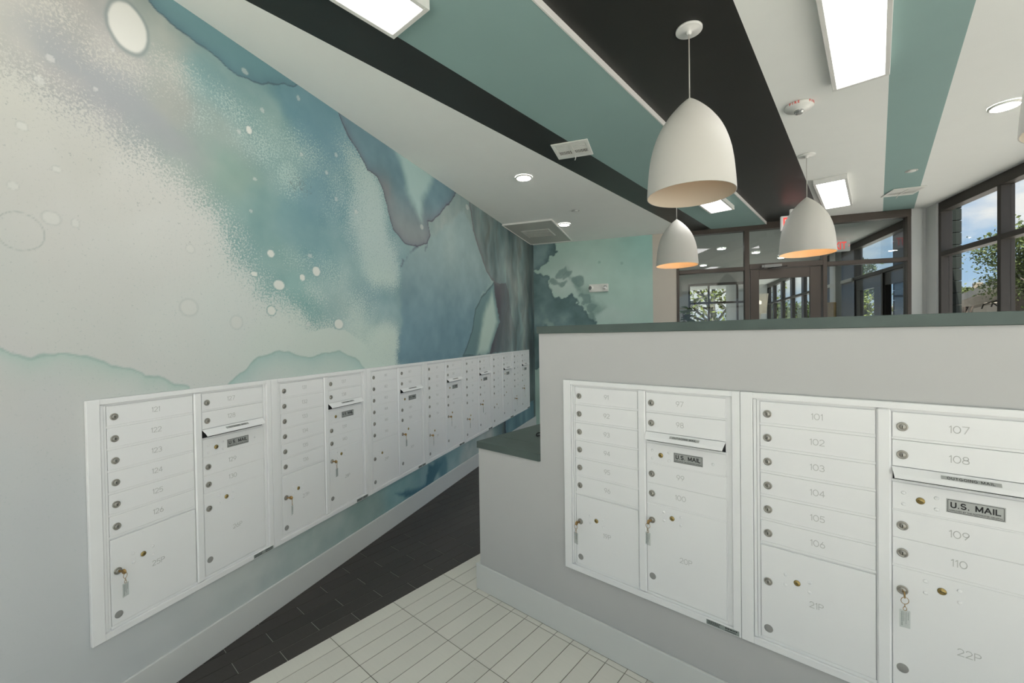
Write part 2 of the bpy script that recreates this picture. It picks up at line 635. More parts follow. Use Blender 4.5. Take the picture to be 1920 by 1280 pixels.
ntile = 0
for r in range(24):                                    # charcoal tiles, running bond
    t1 = -2.157 - TW * r
    off = (0.81, 0.63)[r % 2] + (0.004 if r > 1 else 0)
    for k in range(-4, 18):
        y0 = off + TL * (k - 1)
        cx, cy = T2(t1 - TW / 2, y0 + TL / 2)
        if cx < XL - 0.12 or cy < -0.45 or cy > 6.5: continue
        # out of sight behind the counter end once far from the wall line
        if y0 > 2.6 and t1 > -2.3: continue
        if ntile >= 190: break
        ntile += lay(t1 - TW, t1, y0, y0 + TL, 'darktile')
for r in range(14):                                    # cream tiles, stacked bond
    t0 = -2.157 + TW * r
    for k in range(-3, 5):
        y0 = 1.018 + TL * (k - 1)
        y1 = y0 + TL
        lim = (ST, CT, 1.806) if t0 > -1.86 else None
        if ntile >= 297: break
        ntile += lay(t0, min(t0 + TW, -0.785), y0, y1, 'whitetile', lim)

# --- ceiling with its painted stripes and the step along the teal one
low = clip(ROOM, CT, -ST, -1.213)
b = MB()
b.poly(band(low, -9, -2.203), CZ, CZ + .2, 0)
b.poly(band(low, -2.203, -1.888), CZ, CZ + .2, 1)
b.poly(band(low, -1.888, -1.213), CZ, CZ + .2, 2)


def skew(poly, sign):
    # the black stripe's right edge runs very slightly askew
    p0, p1 = T2(-0.490, 0), T2(-0.588, 7)
    nx, ny = (p1[1] - p0[1]), -(p1[0] - p0[0])
    d = nx * p0[0] + ny * p0[1]
    return clip(poly, nx, ny, d) if sign < 0 else clip(poly, -nx, -ny, -d)


high = clip(ROOM, -CT, ST, 1.213)
b.poly(skew(high, -1), CZ2, CZ2 + .16, 1)
b.poly(band(skew(high, 1), -9, 0.0605), CZ2, CZ2 + .16, 0)
b.poly(band(high, 0.0605, 0.368), CZ2, CZ2 + .16, 2)
b.poly(band(high, 0.368, 9), CZ2, CZ2 + .16, 0)
ceiling = struct('ceiling', b.mesh('ceiling', ['ceil', 'black', 'teal']), label='white ceiling with slanting black and teal painted stripes')
s0, s1 = T2(-1.2115, YB), T2(-1.2115, 7.5)
b = MB()
edge = clip(clip([T2(-1.2165, -3), T2(-1.2085, -3), T2(-1.2085, 9), T2(-1.2165, 9)], 0, 1, YF - .002), -1, 0, 2.1)
b.poly(edge, CZ - .002, CZ2)
put('edge_trim', b.mesh('edge_trim', 'whitetrim'), ceiling, label='thin white fascia of the ceiling step')
# the lobby's own ceiling
b = MB(); b.box(XL, XR + .12, YF, 17.0, CZ2, CZ2 + .16)
struct('ceiling', b.mesh('ceiling', 'ceil'), label='plain white ceiling of the lobby behind the glass')

# --- mural wall (left) : painted per vertex with a watercolour, fine grain from nodes
rng = np.random.RandomState(11)
LAT = rng.rand(256, 256)


def vnoise(x, y):
    xi, yi = np.floor(x).astype(int), np.floor(y).astype(int)
    fx, fy = x - xi, y - yi
    fx, fy = fx * fx * (3 - 2 * fx), fy * fy * (3 - 2 * fy)
    g = lambda i, j: LAT[i % 256, j % 256]
    return (g(xi, yi) * (1 - fx) + g(xi + 1, yi) * fx) * (1 - fy) + (g(xi, yi + 1) * (1 - fx) + g(xi + 1, yi + 1) * fx) * fy


def fbm(x, y, sc, oc=4, seed=0.0):
    t, a, n = 0, 1.0, 0
    for k in range(oc):
        t = t + a * vnoise(x * sc * 2 ** k + seed * 17.3 + k * 31.7, y * sc * 2 ** k + seed * 9.1 + k * 13.3)
        n += a; a *= 0.5
    return t / n - 0.5


def dline(P, x, y, closed=False):
    d = np.full(x.shape, 1e9)
    Q = P + [P[0]] if closed else P
    for (ax, ay), (bx, by) in zip(Q[:-1], Q[1:]):
        vx, vy = bx - ax, by - ay
        t = np.clip(((x - ax) * vx + (y - ay) * vy) / (vx * vx + vy * vy + 1e-12), 0, 1)
        d = np.minimum(d, np.hypot(x - ax - t * vx, y - ay - t * vy))
    return d


def sdpoly(P, x, y):
    ins = np.zeros(x.shape, bool)
    for i in range(len(P)):
        (ax, ay), (bx, by) = P[i - 1], P[i]
        c = (ay > y) != (by > y)
        ins ^= c & (x < (bx - ax) * (y - ay) / (by - ay + 1e-12) + ax)
    d = dline(P, x, y, True)
    return np.where(ins, -d, d)


def sst(a, b, x):
    t = np.clip((x - a) / (b - a), 0, 1)
    return t * t * (3 - 2 * t)


def mural_obj(name, me, parent, loc=(0, 0, 0)):
    return put(name, me, parent, loc)


def mixc(c, rgb, m):
    return c * (1 - m[:, None]) + np.array(rgb, float)[None, :] * m[:, None]


WHITE_K = 1.22


def to_albedo(c):
    c = np.clip(c, 0, 255) / 255.0
    l = np.where(c <= 0.04045, c / 12.92, ((c + 0.055) / 1.055) ** 2.4)
    return np.clip(l * WHITE_K, 0.01, 0.9)


def mural_material():
    m, nt = new_mat('watercolour_mural')
    b = N(nt, 'ShaderNodeBsdfPrincipled', Roughness=0.7)
    b.inputs['Specular IOR Level'].default_value = 0.25
    at = N(nt, 'ShaderNodeAttribute', attribute_name='paint')
    gr = N(nt, 'ShaderNodeAttribute', attribute_name='grain')
    tc = N(nt, 'ShaderNodeTexCoord')

    def speck(scale, seed):
        mp = N(nt, 'ShaderNodeMapping')
        mp.inputs['Location'].default_value = (seed, seed * 2, seed)
        K(nt, tc, 'Object', mp, 'Vector')
        n = N(nt, 'ShaderNodeTexNoise', Scale=scale, Detail=4.0, Roughness=0.75)
        K(nt, mp, 'Vector', n, 'Vector')
        return n

    ws = N(nt, 'ShaderNodeAttribute', attribute_name='wash')
    sg = N(nt, 'ShaderNodeSeparateColor')
    K(nt, gr, 'Color', sg, 'Color')

    def dissolve(base, bo, top, to, chan, scale, seed, gain, amount):
        """lay one colour over another in grains; the channel says how much of it shows"""
        n = speck(scale, seed)
        st = N(nt, 'ShaderNodeMapRange')
        st.inputs['From Min'].default_value = 0.32
        st.inputs['From Max'].default_value = 0.68
        K(nt, n, 'Fac', st, 'Value')
        sb = N(nt, 'ShaderNodeMath', operation='SUBTRACT')
        K(nt, sg, chan, sb, 0)
        K(nt, st, 0, sb, 1)
        ml = N(nt, 'ShaderNodeMath', operation='MULTIPLY_ADD', use_clamp=True)
        K(nt, sb, 0, ml, 0)
        ml.inputs[1].default_value = gain
        ml.inputs[2].default_value = 0.5
        # nothing at 0, everything at 1, whatever the grain says
        lo = N(nt, 'ShaderNodeMapRange')
        lo.inputs['From Min'].default_value = 0.02
        lo.inputs['From Max'].default_value = 0.16
        K(nt, sg, chan, lo, 'Value')
        gate = N(nt, 'ShaderNodeMath', operation='MULTIPLY')
        K(nt, ml, 0, gate, 0)
        K(nt, lo, 0, gate, 1)
        g2 = N(nt, 'ShaderNodeMath', operation='MULTIPLY')
        K(nt, gate, 0, g2, 0)
        g2.inputs[1].default_value = amount
        mx = N(nt, 'ShaderNodeMix', data_type='RGBA')
        K(nt, g2, 0, mx, 0)
        nt.links.new(base.outputs[bo], mx.inputs[6])
        if top is None:
            mx.inputs[7].default_value = to
        else:
            nt.links.new(top.outputs[to], mx.inputs[7])
        return mx

    c1 = dissolve(at, 'Color', ws, 'Color', 'Red', 95.0, 1.0, 2.4, 1.0)
    c2 = dissolve(c1, 2, None, [min(.9, c * WHITE_K) for c in lin((100, 116, 118))] + [1], 'Blue', 62.0, 9.0, 6.0, .6)
    nt.links.new(c2.outputs[2], b.inputs['Base Color'])
    o = N(nt, 'ShaderNodeOutputMaterial')
    K(nt, b, 0, o, 0)
    return m


M['mural'] = mural_material()

CTRL = [(0.78,2.69,178,176,168),(0.86,2.65,164,164,159),(0.99,2.82,156,156,152),(1.07,2.79,163,163,160),(1.25,2.91,150,158,152),(0.94,2.61,156,156,154),(1.04,2.58,150,152,154),(1.16,2.52,150,155,155),(1.26,2.64,155,158,152),(1.32,2.48,142,150,148),(1.5,2.84,120,148,148),(1.5,2.63,140,155,150),(1.55,2.41,130,155,146),(1.39,2.41,150,160,155),(1.8,2.8,128,155,152),(2.03,2.94,105,140,150),(2.2,2.89,105,140,152),(1.94,2.62,125,152,150),(1.72,2.24,120,150,148),(2.01,2.25,112,145,150),(2.27,2.1,115,148,152),(1.93,2.04,125,155,152),(2.28,2.46,112,145,152),(2.36,1.82,150,172,170),(2.08,1.8,125,158,155),(2.64,1.61,168,186,180),(2.83,1.72,136,162,165),(2.48,2.06,140,165,165),(2.72,2.18,125,152,158),(2.64,1.85,126,154,159),(0.78,2.44,182,182,175),(0.83,2.19,184,184,179),(0.76,1.81,184,186,182),(0.9,1.98,187,187,183),(1.05,1.85,188,189,185),(1.25,2.0,190,191,187),(1.35,1.65,190,193,189),(0.89,1.63,186,188,184),(1.05,1.55,187,189,185),(1.62,1.65,190,195,191),(1.84,1.54,188,196,190),(2.16,1.53,185,195,188),(1.15,2.2,186,186,181),(0.98,2.33,180,180,174),(0.76,1.45,186,186,184),(0.86,1.33,186,187,186),(0.75,1.09,184,187,187),(0.88,0.86,184,187,188),(0.81,0.51,184,187,188),(1.23,1.36,188,190,187),(1.6,1.21,188,191,188),(1.21,0.28,182,187,187),(1.58,0.32,178,186,184),(2.13,0.3,163,177,174),(2.6,0.29,142,162,158),(3.09,0.31,125,158,160),(3.53,0.29,125,155,160),(3.97,0.27,135,162,165),(4.36,0.22,160,172,170),(5.17,0.21,172,178,175),(6.04,0.26,115,145,150),(6.58,0.33,125,152,155),(4.05,2.69,138,152,150),(4.29,2.33,125,150,152),(3.79,1.94,112,142,148),(4.01,1.62,105,132,142),(3.47,1.51,100,128,140),(3.3,1.9,108,135,140),(3.81,2.26,132,152,150),(4.73,2.27,150,170,165)]
LIGHT_EDGE = [(0.3, 2.68), (0.779, 2.598), (0.911, 2.55), (1.068, 2.515), (1.257, 2.424), (1.489, 2.258), (1.717, 2.037), (1.922, 1.838), (2.167, 1.706), (2.579, 1.645), (2.97, 1.476), (3.118, 1.288)]
DARK_TOP = [(1.239, 3.043), (1.27, 3.019), (1.335, 3.005), (1.43, 2.993), (1.533, 2.98), (1.617, 2.962), (1.74, 2.982), (1.878, 3.023), (2.065, 3.116)]
TONGUE = [(2.34, 3.26), (2.399, 3.117), (2.475, 3.011), (2.557, 2.95), (2.672, 2.825), (2.786, 2.808), (2.878, 2.712), (2.93, 2.564), (2.999, 2.45), (3.151, 2.37), (3.363, 2.374), (3.533, 2.447), (3.585, 2.535), (3.54, 2.651), (3.714, 2.747), (3.883, 2.9), (4.038, 3.001), (4.14, 3.117), (4.25, 3.26)]
STREAK = [(3.005, 3.135), (3.092, 3.014), (3.183, 2.886), (3.205, 2.8), (3.372, 2.643), (3.408, 2.633), (3.431, 2.806), (3.641, 3.038), (3.686, 3.157), (3.344, 3.156)]
LIGHTCOL = [(2.437, 2.975), (2.615, 2.915), (2.734, 2.799), (2.829, 2.663), (2.892, 2.468), (2.994, 2.272), (3.031, 2.011), (2.709, 1.934), (2.456, 2.324), (2.387, 2.677), (2.351, 2.883)]
BLOTCH = [(3.363, 2.374), (3.189, 2.271), (3.106, 2.179), (3.054, 2.014), (3.067, 1.699), (3.011, 1.34), (4.005, 1.344), (4.286, 1.354), (4.523, 1.619), (4.607, 1.873), (4.804, 2.048), (5.16, 2.253), (4.985, 2.369), (4.792, 2.604), (4.597, 2.82), (4.318, 2.994), (3.605, 2.539), (3.502, 2.366)]
INK2 = [(4.49, 3.104), (4.597, 2.82), (4.792, 2.604), (4.985, 2.369), (5.161, 2.288), (5.41, 2.245)]
LENS = [(5.254, 2.264), (4.804, 2.048), (4.607, 1.873), (4.508, 1.619), (4.259, 1.332), (5.123, 1.33), (5.185, 1.483), (5.411, 1.771), (5.301, 1.983)]
LENSIN = [(5.174, 2.149), (4.917, 1.957), (4.792, 1.752), (4.702, 1.491), (4.587, 1.315), (5.033, 1.334), (5.148, 1.483), (5.371, 1.77), (5.262, 1.98)]
STROKE = [(5.197, 2.257), (5.301, 1.983), (5.411, 1.771), (5.148, 1.483), (5.05, 1.326), (6.217, 1.333), (5.915, 1.786), (5.811, 2.094), (5.664, 2.31), (5.452, 2.264)]
STREAKY = [(4.491, 3.135), (4.597, 2.82), (4.792, 2.604), (4.985, 2.369), (5.197, 2.257), (5.411, 1.771), (5.05, 1.326), (4.9, 0.0), (7.1, 0.0), (7.1, 3.131)]
CLOUD1 = [(0.2, 1.60), (0.758, 1.548), (0.782, 1.516), (0.834, 1.499), (0.904, 1.511), (0.98, 1.496), (1.063, 1.476), (1.135, 1.439), (1.193, 1.4), (1.255, 1.394), (1.298, 1.365), (1.372, 1.327)]
CLOUD2 = [(1.564, 1.329), (1.639, 1.386), (1.735, 1.446), (1.839, 1.477), (1.932, 1.467), (2.072, 1.428), (2.207, 1.462), (2.353, 1.464), (2.486, 1.42), (2.571, 1.361), (2.629, 1.313)]
STAIN = [(2.979, 0.276), (3.124, 0.169), (3.382, 0.109), (3.577, 0.144), (3.739, 0.267), (3.514, 0.363), (3.473, 0.279), (3.413, 0.198), (3.251, 0.199)]
STAIN2 = [(3.564, 0.37), (3.733, 0.092), (3.822, 0.1), (3.872, 0.25), (3.83, 0.333)]
UBLUE = [(5.539, 0.40), (5.575, 0.152), (6.433, 0.150), (6.95, 0.15), (6.95, 0.45)]
DROPS = [(1.155, 2.87, 0.071, 0.099, 1), (0.819, 1.94, 0.059, 0.062, 2), (0.899, 2.006, 0.024, 0.023, 0), (0.878, 2.495, 0.015, 0.015, 0), (0.909, 2.592, 0.013, 0.014, 0), (0.83, 2.309, 0.014, 0.014, 0), (0.804, 2.093, 0.013, 0.013, 0), (1.382, 1.985, 0.017, 0.018, 0), (1.371, 1.707, 0.036, 0.035, 0), (1.606, 1.643, 0.03, 0.031, 0), (1.714, 1.911, 0.02, 0.014, 1), (1.821, 2.041, 0.022, 0.021, 1), (1.871, 1.867, 0.037, 0.028, 1), (1.817, 1.715, 0.028, 0.027, 1), (2.043, 1.932, 0.021, 0.02, 1), (2.156, 1.987, 0.032, 0.031, 1), (2.348, 1.651, 0.042, 0.033, 1), (1.701, 2.688, 0.016, 0.02, 1), (1.642, 2.653, 0.012, 0.012, 0), (1.786, 2.836, 0.014, 0.015, 0), (2.055, 2.696, 0.012, 0.013, 0), (2.262, 2.658, 0.014, 0.014, 0), (2.346, 2.507, 0.015, 0.015, 0), (1.703, 2.251, 0.01, 0.009, 0), (1.73, 2.433, 0.013, 0.009, 0), (2.106, 2.078, 0.017, 0.013, 0), (1.684, 2.993, 0.019, 0.015, 0), (2.039, 3.036, 0.012, 0.017, 0), (2.354, 2.812, 0.016, 0.015, 0), (2.544, 2.473, 0.017, 0.016, 0), (3.443, 2.577, 0.028, 0.024, 0), (4.43, 3.038, 0.043, 0.031, 0), (1.038, 2.551, 0.008, 0.008, 0), (1.099, 2.742, 0.007, 0.009, 0), (0.967, 2.004, 0.011, 0.015, 0), (0.918, 2.191, 0.012, 0.011, 0), (2.082, 1.645, 0.017, 0.013, 0)]


def paint_left(S, Z):
    n = S.size
    w1 = fbm(S, Z, 2.2, 4, 1); w2 = fbm(S, Z, 2.2, 4, 2)
    w3 = fbm(S, Z, 14.0, 4, 3); w4 = fbm(S, Z, 14.0, 4, 4)
    X, Y = S + .22 * w1 + .035 * w3, Z + .18 * w2 + .035 * w4       # soft warp
    Xe, Ye = S + .05 * w1 + .035 * w3, Z + .04 * w2 + .030 * w4     # edge warp
    # soft washes between colour notes, one set for the colour, one for the pale wash over it
    u = np.log(X + .35) * 1.7

    def notes(sel):
        ws, acc = np.zeros(n), np.zeros((n, 3))
        for (cs, cz, r, g, b_) in sel:
            d2 = (u - math.log(cs + .35) * 1.7) ** 2 + (Y - cz) ** 2
            w = 1.0 / (d2 + .004) ** 2.0
            ws += w; acc += w[:, None] * np.array((r, g, b_), float)
        return acc / ws[:, None]

    c = notes(CTRL[:30] + CTRL[51:])
    wash = notes(CTRL[30:51] + [(1.2, 2.85, 178, 178, 171), (0.9, 2.8, 180, 179, 171), (1.6, 2.75, 162, 180, 174), (2.0, 2.6, 158, 180, 175), (2.2, 2.2, 158, 181, 176), (2.6, 2.4, 168, 185, 183), (2.85, 1.8, 174, 191, 185), (2.75, 1.45, 184, 198, 190)])
    # the wash-free strip under the boxes belongs to the colour notes
    es = np.array([p[0] for p in LIGHT_EDGE]); ez = np.array([p[1] for p in LIGHT_EDGE])
    h = Y + .03 * w3 - np.interp(X, es, ez, right=-9)
    c = c + (6 * w1 + 8 * fbm(S, Z, 5, 4, 7))[:, None] + (26 * fbm(S, Z, 9, 5, 61))[:, None] * np.array((1.0, .75, .65))
    right_ = sst(2.95, 3.1, X)
    gl = sst(.13, -.27, h + .14 * fbm(S, Z, 3.5, 3, 51)) * (1 - right_)
    gl = np.where(Z < .40, 0, gl)
    c = np.where((Z < .40)[:, None], wash * (sst(1.9, 1.1, S) * .9)[:, None] + c * (1 - sst(1.9, 1.1, S) * .9)[:, None], c)
    gk = .42 * np.exp(-((S - 2.02) / .12) ** 2 - ((Z - 2.50) / .08) ** 2) + .12 * np.exp(-((h + .2) / .25) ** 2) * (1 - right_) * (Z > 1.6)
    gd = np.zeros(n)
    # light speckled clouds in the blue
    for cs, cz, rs, rz, a in ((1.95, 2.53, .15, .13, .62), (2.05, 2.70, .26, .13, .48), (1.78, 2.66, .22, .14, .50), (1.62, 2.78, .2, .09, .45), (2.1, 2.02, .22, .10, .40), (1.32, 2.80, .20, .10, .46), (1.10, 2.74, .16, .10, .48), (.90, 2.80, .12, .12, .50), (1.42, 2.66, .12, .10, .35), (2.35, 2.55, .14, .3, .35), (2.35, 1.98, .18, .12, .45), (2.2, 1.85, .12, .12, .40), (2.55, 1.75, .2, .2, .6)):
        gl = np.maximum(gl, a * np.exp(-((X - cs) / rs) ** 2 - ((Y - cz) / rz) ** 2))
    c = mixc(c, (146, 150, 152), .75 * np.exp(-((h - .10) / .07) ** 2) * sst(.75, .95, S) * sst(1.55, 1.30, S))
    c = mixc(c, (132, 153, 144), .55 * np.exp(-((X - 1.55) / .16) ** 2 - ((Y - 2.38) / .16) ** 2))
    c = mixc(c, (120, 150, 150), .45 * np.exp(-((X - 1.95) / .25) ** 2 - ((Y - 2.2) / .16) ** 2))
    # blue column under the ceiling
    m = np.exp(-((X - 2.2) / .16) ** 2) * sst(1.9, 2.7, Z)
    c = mixc(c, (106, 139, 149), .65 * m)
    # dark teal top with its ink edge
    top = DARK_TOP + [(2.3, 3.4), (1.0, 3.4)]
    d = sdpoly(top, Xe, Ye)
    gl = gl * (1 - .55 * sst(.006, -.006, d))
    c = mixc(c, (100, 136, 143), .85 * sst(.006, -.006, d))
    c = mixc(c, (84, 112, 122), .75 * np.exp(-(np.clip(-d, 0, 9) / .030) ** 1.2) * (d < 0))
    d = sst(.006, .0, dline(DARK_TOP, Xe, Ye))
    gl = gl * (1 - d)
    c = mixc(c, (66, 84, 94), .75 * d)
    # pale speckled column beside the tongue
    d = sdpoly(LIGHTCOL, X, Y)
    m = sst(.10, -.10, d)
    gl = np.maximum(gl, sst(.16, -.12, d) * (.80 - .25 * sst(2.75, 2.4, S)))
    # pale foot of the column, running down to the boxes
    gl = np.maximum(gl, .85 * (Z > 1.0) * sst(2.45, 2.75, X) * sst(1.74, 1.52, Y) * sst(3.12, 2.98, X))
    # blue-grey field right of the pale column
    d = sdpoly(BLOTCH, Xe + .05 * w3, Ye + .04 * w4)
    ramp_ = sst(2.5, 1.5, Z)
    fieldc = (1 - ramp_)[:, None] * np.array((132, 152, 153.)) + ramp_[:, None] * np.array((108, 137, 148.))
    fieldc = fieldc + (22 * fbm(S, Z, 2.6, 4, 9))[:, None] + 10 * sst(.25, .0, np.abs(S - 4.0))[:, None] * sst(2.0, 2.6, Z)[:, None] * np.array((1, .8, .6))
    m = sst(.02, -.05, d)
    gl = gl * (1 - sst(.07, -.07, d))
    c = c * (1 - m[:, None]) + fieldc * m[:, None]
    c = mixc(c, (88, 98, 108), .65 * sst(.022, .0, np.abs(d)) * (S < 3.55) * (Z > 1.95) * sst(-.1, .1, w3))
    c = c + (m * 16 * fbm(S, Z, 8, 5, 62))[:, None]
    # tongue
    d = sdpoly(TONGUE, Xe, Ye)
    low_ = sst(2.95, 2.45, Z)
    tc_ = (1 - low_)[:, None] * np.array((102, 130, 140.)) + low_[:, None] * np.array((130, 138, 140.))
    tc_ = tc_ + (30 * fbm(S, Z, 2.2, 4, 12) + 20 * fbm(S, Z, 7, 4, 63))[:, None]
    m = sst(.004, -.004, d)
    gl = gl * (1 - m)
    c = c * (1 - m[:, None]) + tc_ * m[:, None]
    c = mixc(c, (140, 132, 130), .55 * m * np.exp(-((X - 2.86) / .12) ** 2 - ((Y - 2.70) / .14) ** 2))
    c = mixc(c, (96, 98, 108), .6 * m * np.exp(-np.clip(-d, 0, 9) / .035))
    s_ = sdpoly(STREAK, X * .6 + Xe * .4, Y * .6 + Ye * .4)
    c = mixc(c, (166, 190, 186), .85 * m * sst(.05, -.07, s_))
    c = mixc(c, (74, 70, 82), .80 * sst(.009, .001, np.abs(d)) * (Z < 3.15))
    # streaked right end
    d = sdpoly(STREAKY, Xe, Ye)
    st1 = fbm(S + .55 * fbm(S, Z, 1.3, 4, 21), Z * .34, 3.6, 5, 22)
    st2 = fbm(S + .45 * fbm(S, Z, 1.8, 4, 23), Z * .30, 6.5, 5, 24)
    sc_ = np.array((112, 128, 128.))[None, :] + st1[:, None] * np.array((120, 110, 100.)) + st2[:, None] * np.array((30, 55, 60.))
    sc_ = sc_ * (1 - sst(6.3, 6.9, S)[:, None] * .22)
    sc_ = sc_ + (sst(2.3, 2.9, Z) * -8)[:, None]
    m = sst(.01, -.02, d) * sst(5.0, 5.2, S + .9 * (Z > .6))
    c = c * (1 - m[:, None]) + sc_ * m[:, None]
    # lens and its pale heart
    d = sdpoly(LENS, Xe, Ye)
    m = sst(.006, -.006, d)
    c = mixc(c, (100, 126, 128), .9 * m)
    c = mixc(c, (74, 92, 96), .75 * sst(.02, .003, np.abs(d)) * (S < 5.2))
    d2_ = sdpoly(LENSIN, X * .5 + Xe * .5, Y * .5 + Ye * .5)
    c = mixc(c, (176, 194, 184), .9 * m * sst(.06, -.10, d2_))
    # dark brown ink running down
    d = sdpoly(STROKE, Xe + .03 * w3, Ye)
    m = sst(.006, -.006, d)
    dark = np.exp(-np.clip(S - 5.05 - .35 * sst(1.3, 2.2, Z), 0, 9) / .45)
    c = c * (1 - (.9 * m * dark)[:, None]) + np.array((76, 70, 78.)) * (.9 * m * dark)[:, None]
    d = dline(INK2, Xe, Ye)
    c = mixc(c, (92, 88, 94), .75 * sst(.024, .006, d))
    c = mixc(c, (118, 122, 122), .45 * np.exp(-d / .16) * (sdpoly(STREAKY, Xe, Ye) < 0))
    # pale teal cloud tops over white
    for P, colr, dep in ((CLOUD1, (160, 182, 174), .055), (CLOUD2, (148, 176, 172), .085)):
        xs = np.array([p[0] for p in P]); zs = np.array([p[1] for p in P])
        top_ = np.interp(Xe, xs, zs, left=-9, right=-9)
        dd = top_ - Ye
        wash = mixc(wash, colr, .8 * sst(-.004, .006, dd) * np.exp(-np.clip(dd, 0, 9) / dep) * (Z > 1.2))
        wash = mixc(wash, (132, 158, 152), .6 * sst(.008, .001, np.abs(dd)) * (Z > 1.2))
        gl = np.where((np.abs(dd) < .16) & (Z > 1.2) & (X < 2.75), 1, gl)
    # stains under the mailboxes
    d = np.minimum(sdpoly(STAIN, Xe + .04 * w3, Ye + .02 * w4), 9)
    c = mixc(c, (64, 100, 114), .88 * sst(.02, -.03, d))
    d = sdpoly(STAIN2, Xe, Ye)
    c = mixc(c, (78, 116, 128), .75 * sst(.03, -.05, d))
    d = sdpoly(UBLUE, Xe, Ye)
    ub = np.array((108, 138, 146.)) + (90 * fbm(S * 1.0, Z * .4, 3.2, 4, 31))[:, None]
    m = sst(.01, -.01, d)
    c = c * (1 - m[:, None]) + ub * m[:, None]
    c = mixc(c, (62, 70, 78), .85 * sst(.05, .01, np.abs(S - 5.56 - .1 * w3)) * (Z < .40))
    # white drops
    for cs, cz, rs, rz, k in DROPS:
        sel = (np.abs(S - cs) < rs * 3) & (np.abs(Z - cz) < rz * 3)
        if not sel.any(): continue
        e_ = np.hypot((S - cs) / rs, (Z - cz) / rz) * (1 + (.12 if rs > .05 else .15) * w3)
        m = sst(1.08, .90, e_) * sel
        tone, amt = ((208, 208, 201), .92) if k == 1 else ((196, 197, 192), .55) if k == 0 else ((186, 187, 183), .15)
        rim = ((.75 if k == 1 else .5) * np.exp(-((e_ - 1.06) / (.09 if k == 1 else .03)) ** 2) if rs > .05 else .20 * np.exp(-((e_ - 1.12) / .12) ** 2)) * sel
        c = mixc(mixc(c, tone, amt * m), (128, 138, 136), rim)
        wash = mixc(mixc(wash, tone, amt * m), (136, 146, 143), rim)
        gk = gk * (1 - m)
        if k == 1: gl = gl * (1 - sst(1.25, 1.1, e_) * sel)
    grain = np.stack([np.clip(gl, 0, 1), np.clip(gd, 0, 1), np.clip(gk, 0, 1)], 1)
    return c, grain, wash


def grid_mesh(name, us, zs, place, paint, mat):
    U, Z = np.meshgrid(us, zs, indexing='ij')
    S, Zf = U.ravel(), Z.ravel()
    c, g, wsh = paint(S, Zf)
    vs = place(S, Zf)
    nu, nz = len(us), len(zs)
    i, j = np.meshgrid(np.arange(nu - 1), np.arange(nz - 1), indexing='ij')
    a = (i * nz + j).ravel()
    q = np.stack([a, a + nz, a + nz + 1, a + 1], 1)
    me = bpy.data.meshes.new(name)
    me.vertices.add(len(vs)); me.vertices.foreach_set('co', vs.astype(np.float32).ravel())
    me.loops.add(q.size); me.loops.foreach_set('vertex_index', q.astype(np.int32).ravel())
    me.polygons.add(len(q)); me.polygons.foreach_set('loop_start', (np.arange(len(q)) * 4).astype(np.int32))
    me.update(calc_edges=True)
    for nm, arr in (('paint', to_albedo(c)), ('grain', g), ('wash', to_albedo(wsh))):
        at = me.attributes.new(nm, 'FLOAT_COLOR', 'POINT')
        rgba = np.ones((len(vs), 4), np.float32); rgba[:, :3] = arr
        at.data.foreach_set('color', rgba.ravel())
    me.materials.append(M[mat])
    me.validate()
    return me


us = [-3.0, 0.0, 0.25, 0.5]
while us[-1] < YF - .001:
    us.append(us[-1] + .0034 + .0026 * max(0, us[-1] - .5))
us[-1] = YF
zs = np.linspace(0, CZ, 540)
left_me = grid_mesh('wall_left', np.array(us), zs, lambda s, z: np.stack([np.full(s.shape, XL), s, z], 1), paint_left, 'mural')
wall_left = struct('wall_left', left_me, label='long wall covered by a teal and white watercolour mural')
b = MB(); b.box(XL - .15, XL - .001, YB - .15, 17.0, -.06, CZ2 + .16)
put('backing', b.mesh('backing', 'wall'), wall_left)

HILL = [(-2.3, 2.693), (-1.995, 2.627), (-1.863, 2.573), (-1.809, 2.451), (-1.792, 2.314), (-1.701, 2.155), (-1.553, 2.149), (-1.416, 2.179), (-1.319, 2.086), (-1.24, 1.976), (-1.17, 1.885), (-1.092, 1.812), (-1.022, 1.775), (-1.006, 1.687), (-1.0, 1.0), (-2.3, 1.0)]
BLOB = [(-2.3, 3.2), (-1.706, 3.2), (-1.709, 2.943), (-1.822, 2.843), (-1.956, 2.734), (-2.071, 2.696), (-2.3, 2.561)]
ARM = [(-1.547, 2.661), (-1.368, 2.471), (-1.234, 2.419), (-1.105, 2.148), (-0.975, 2.055), (-0.89, 1.964), (-1.065, 1.865), (-1.125, 1.972), (-1.212, 2.064), (-1.325, 2.291)]
SPOTS = [(-1.621, 2.621), (-1.493, 2.577), (-1.568, 2.411), (-1.715, 2.473), (-1.829, 2.316), (-1.323, 2.424), (-1.211, 2.152), (-1.124, 2.016), (-1.091, 1.883)]


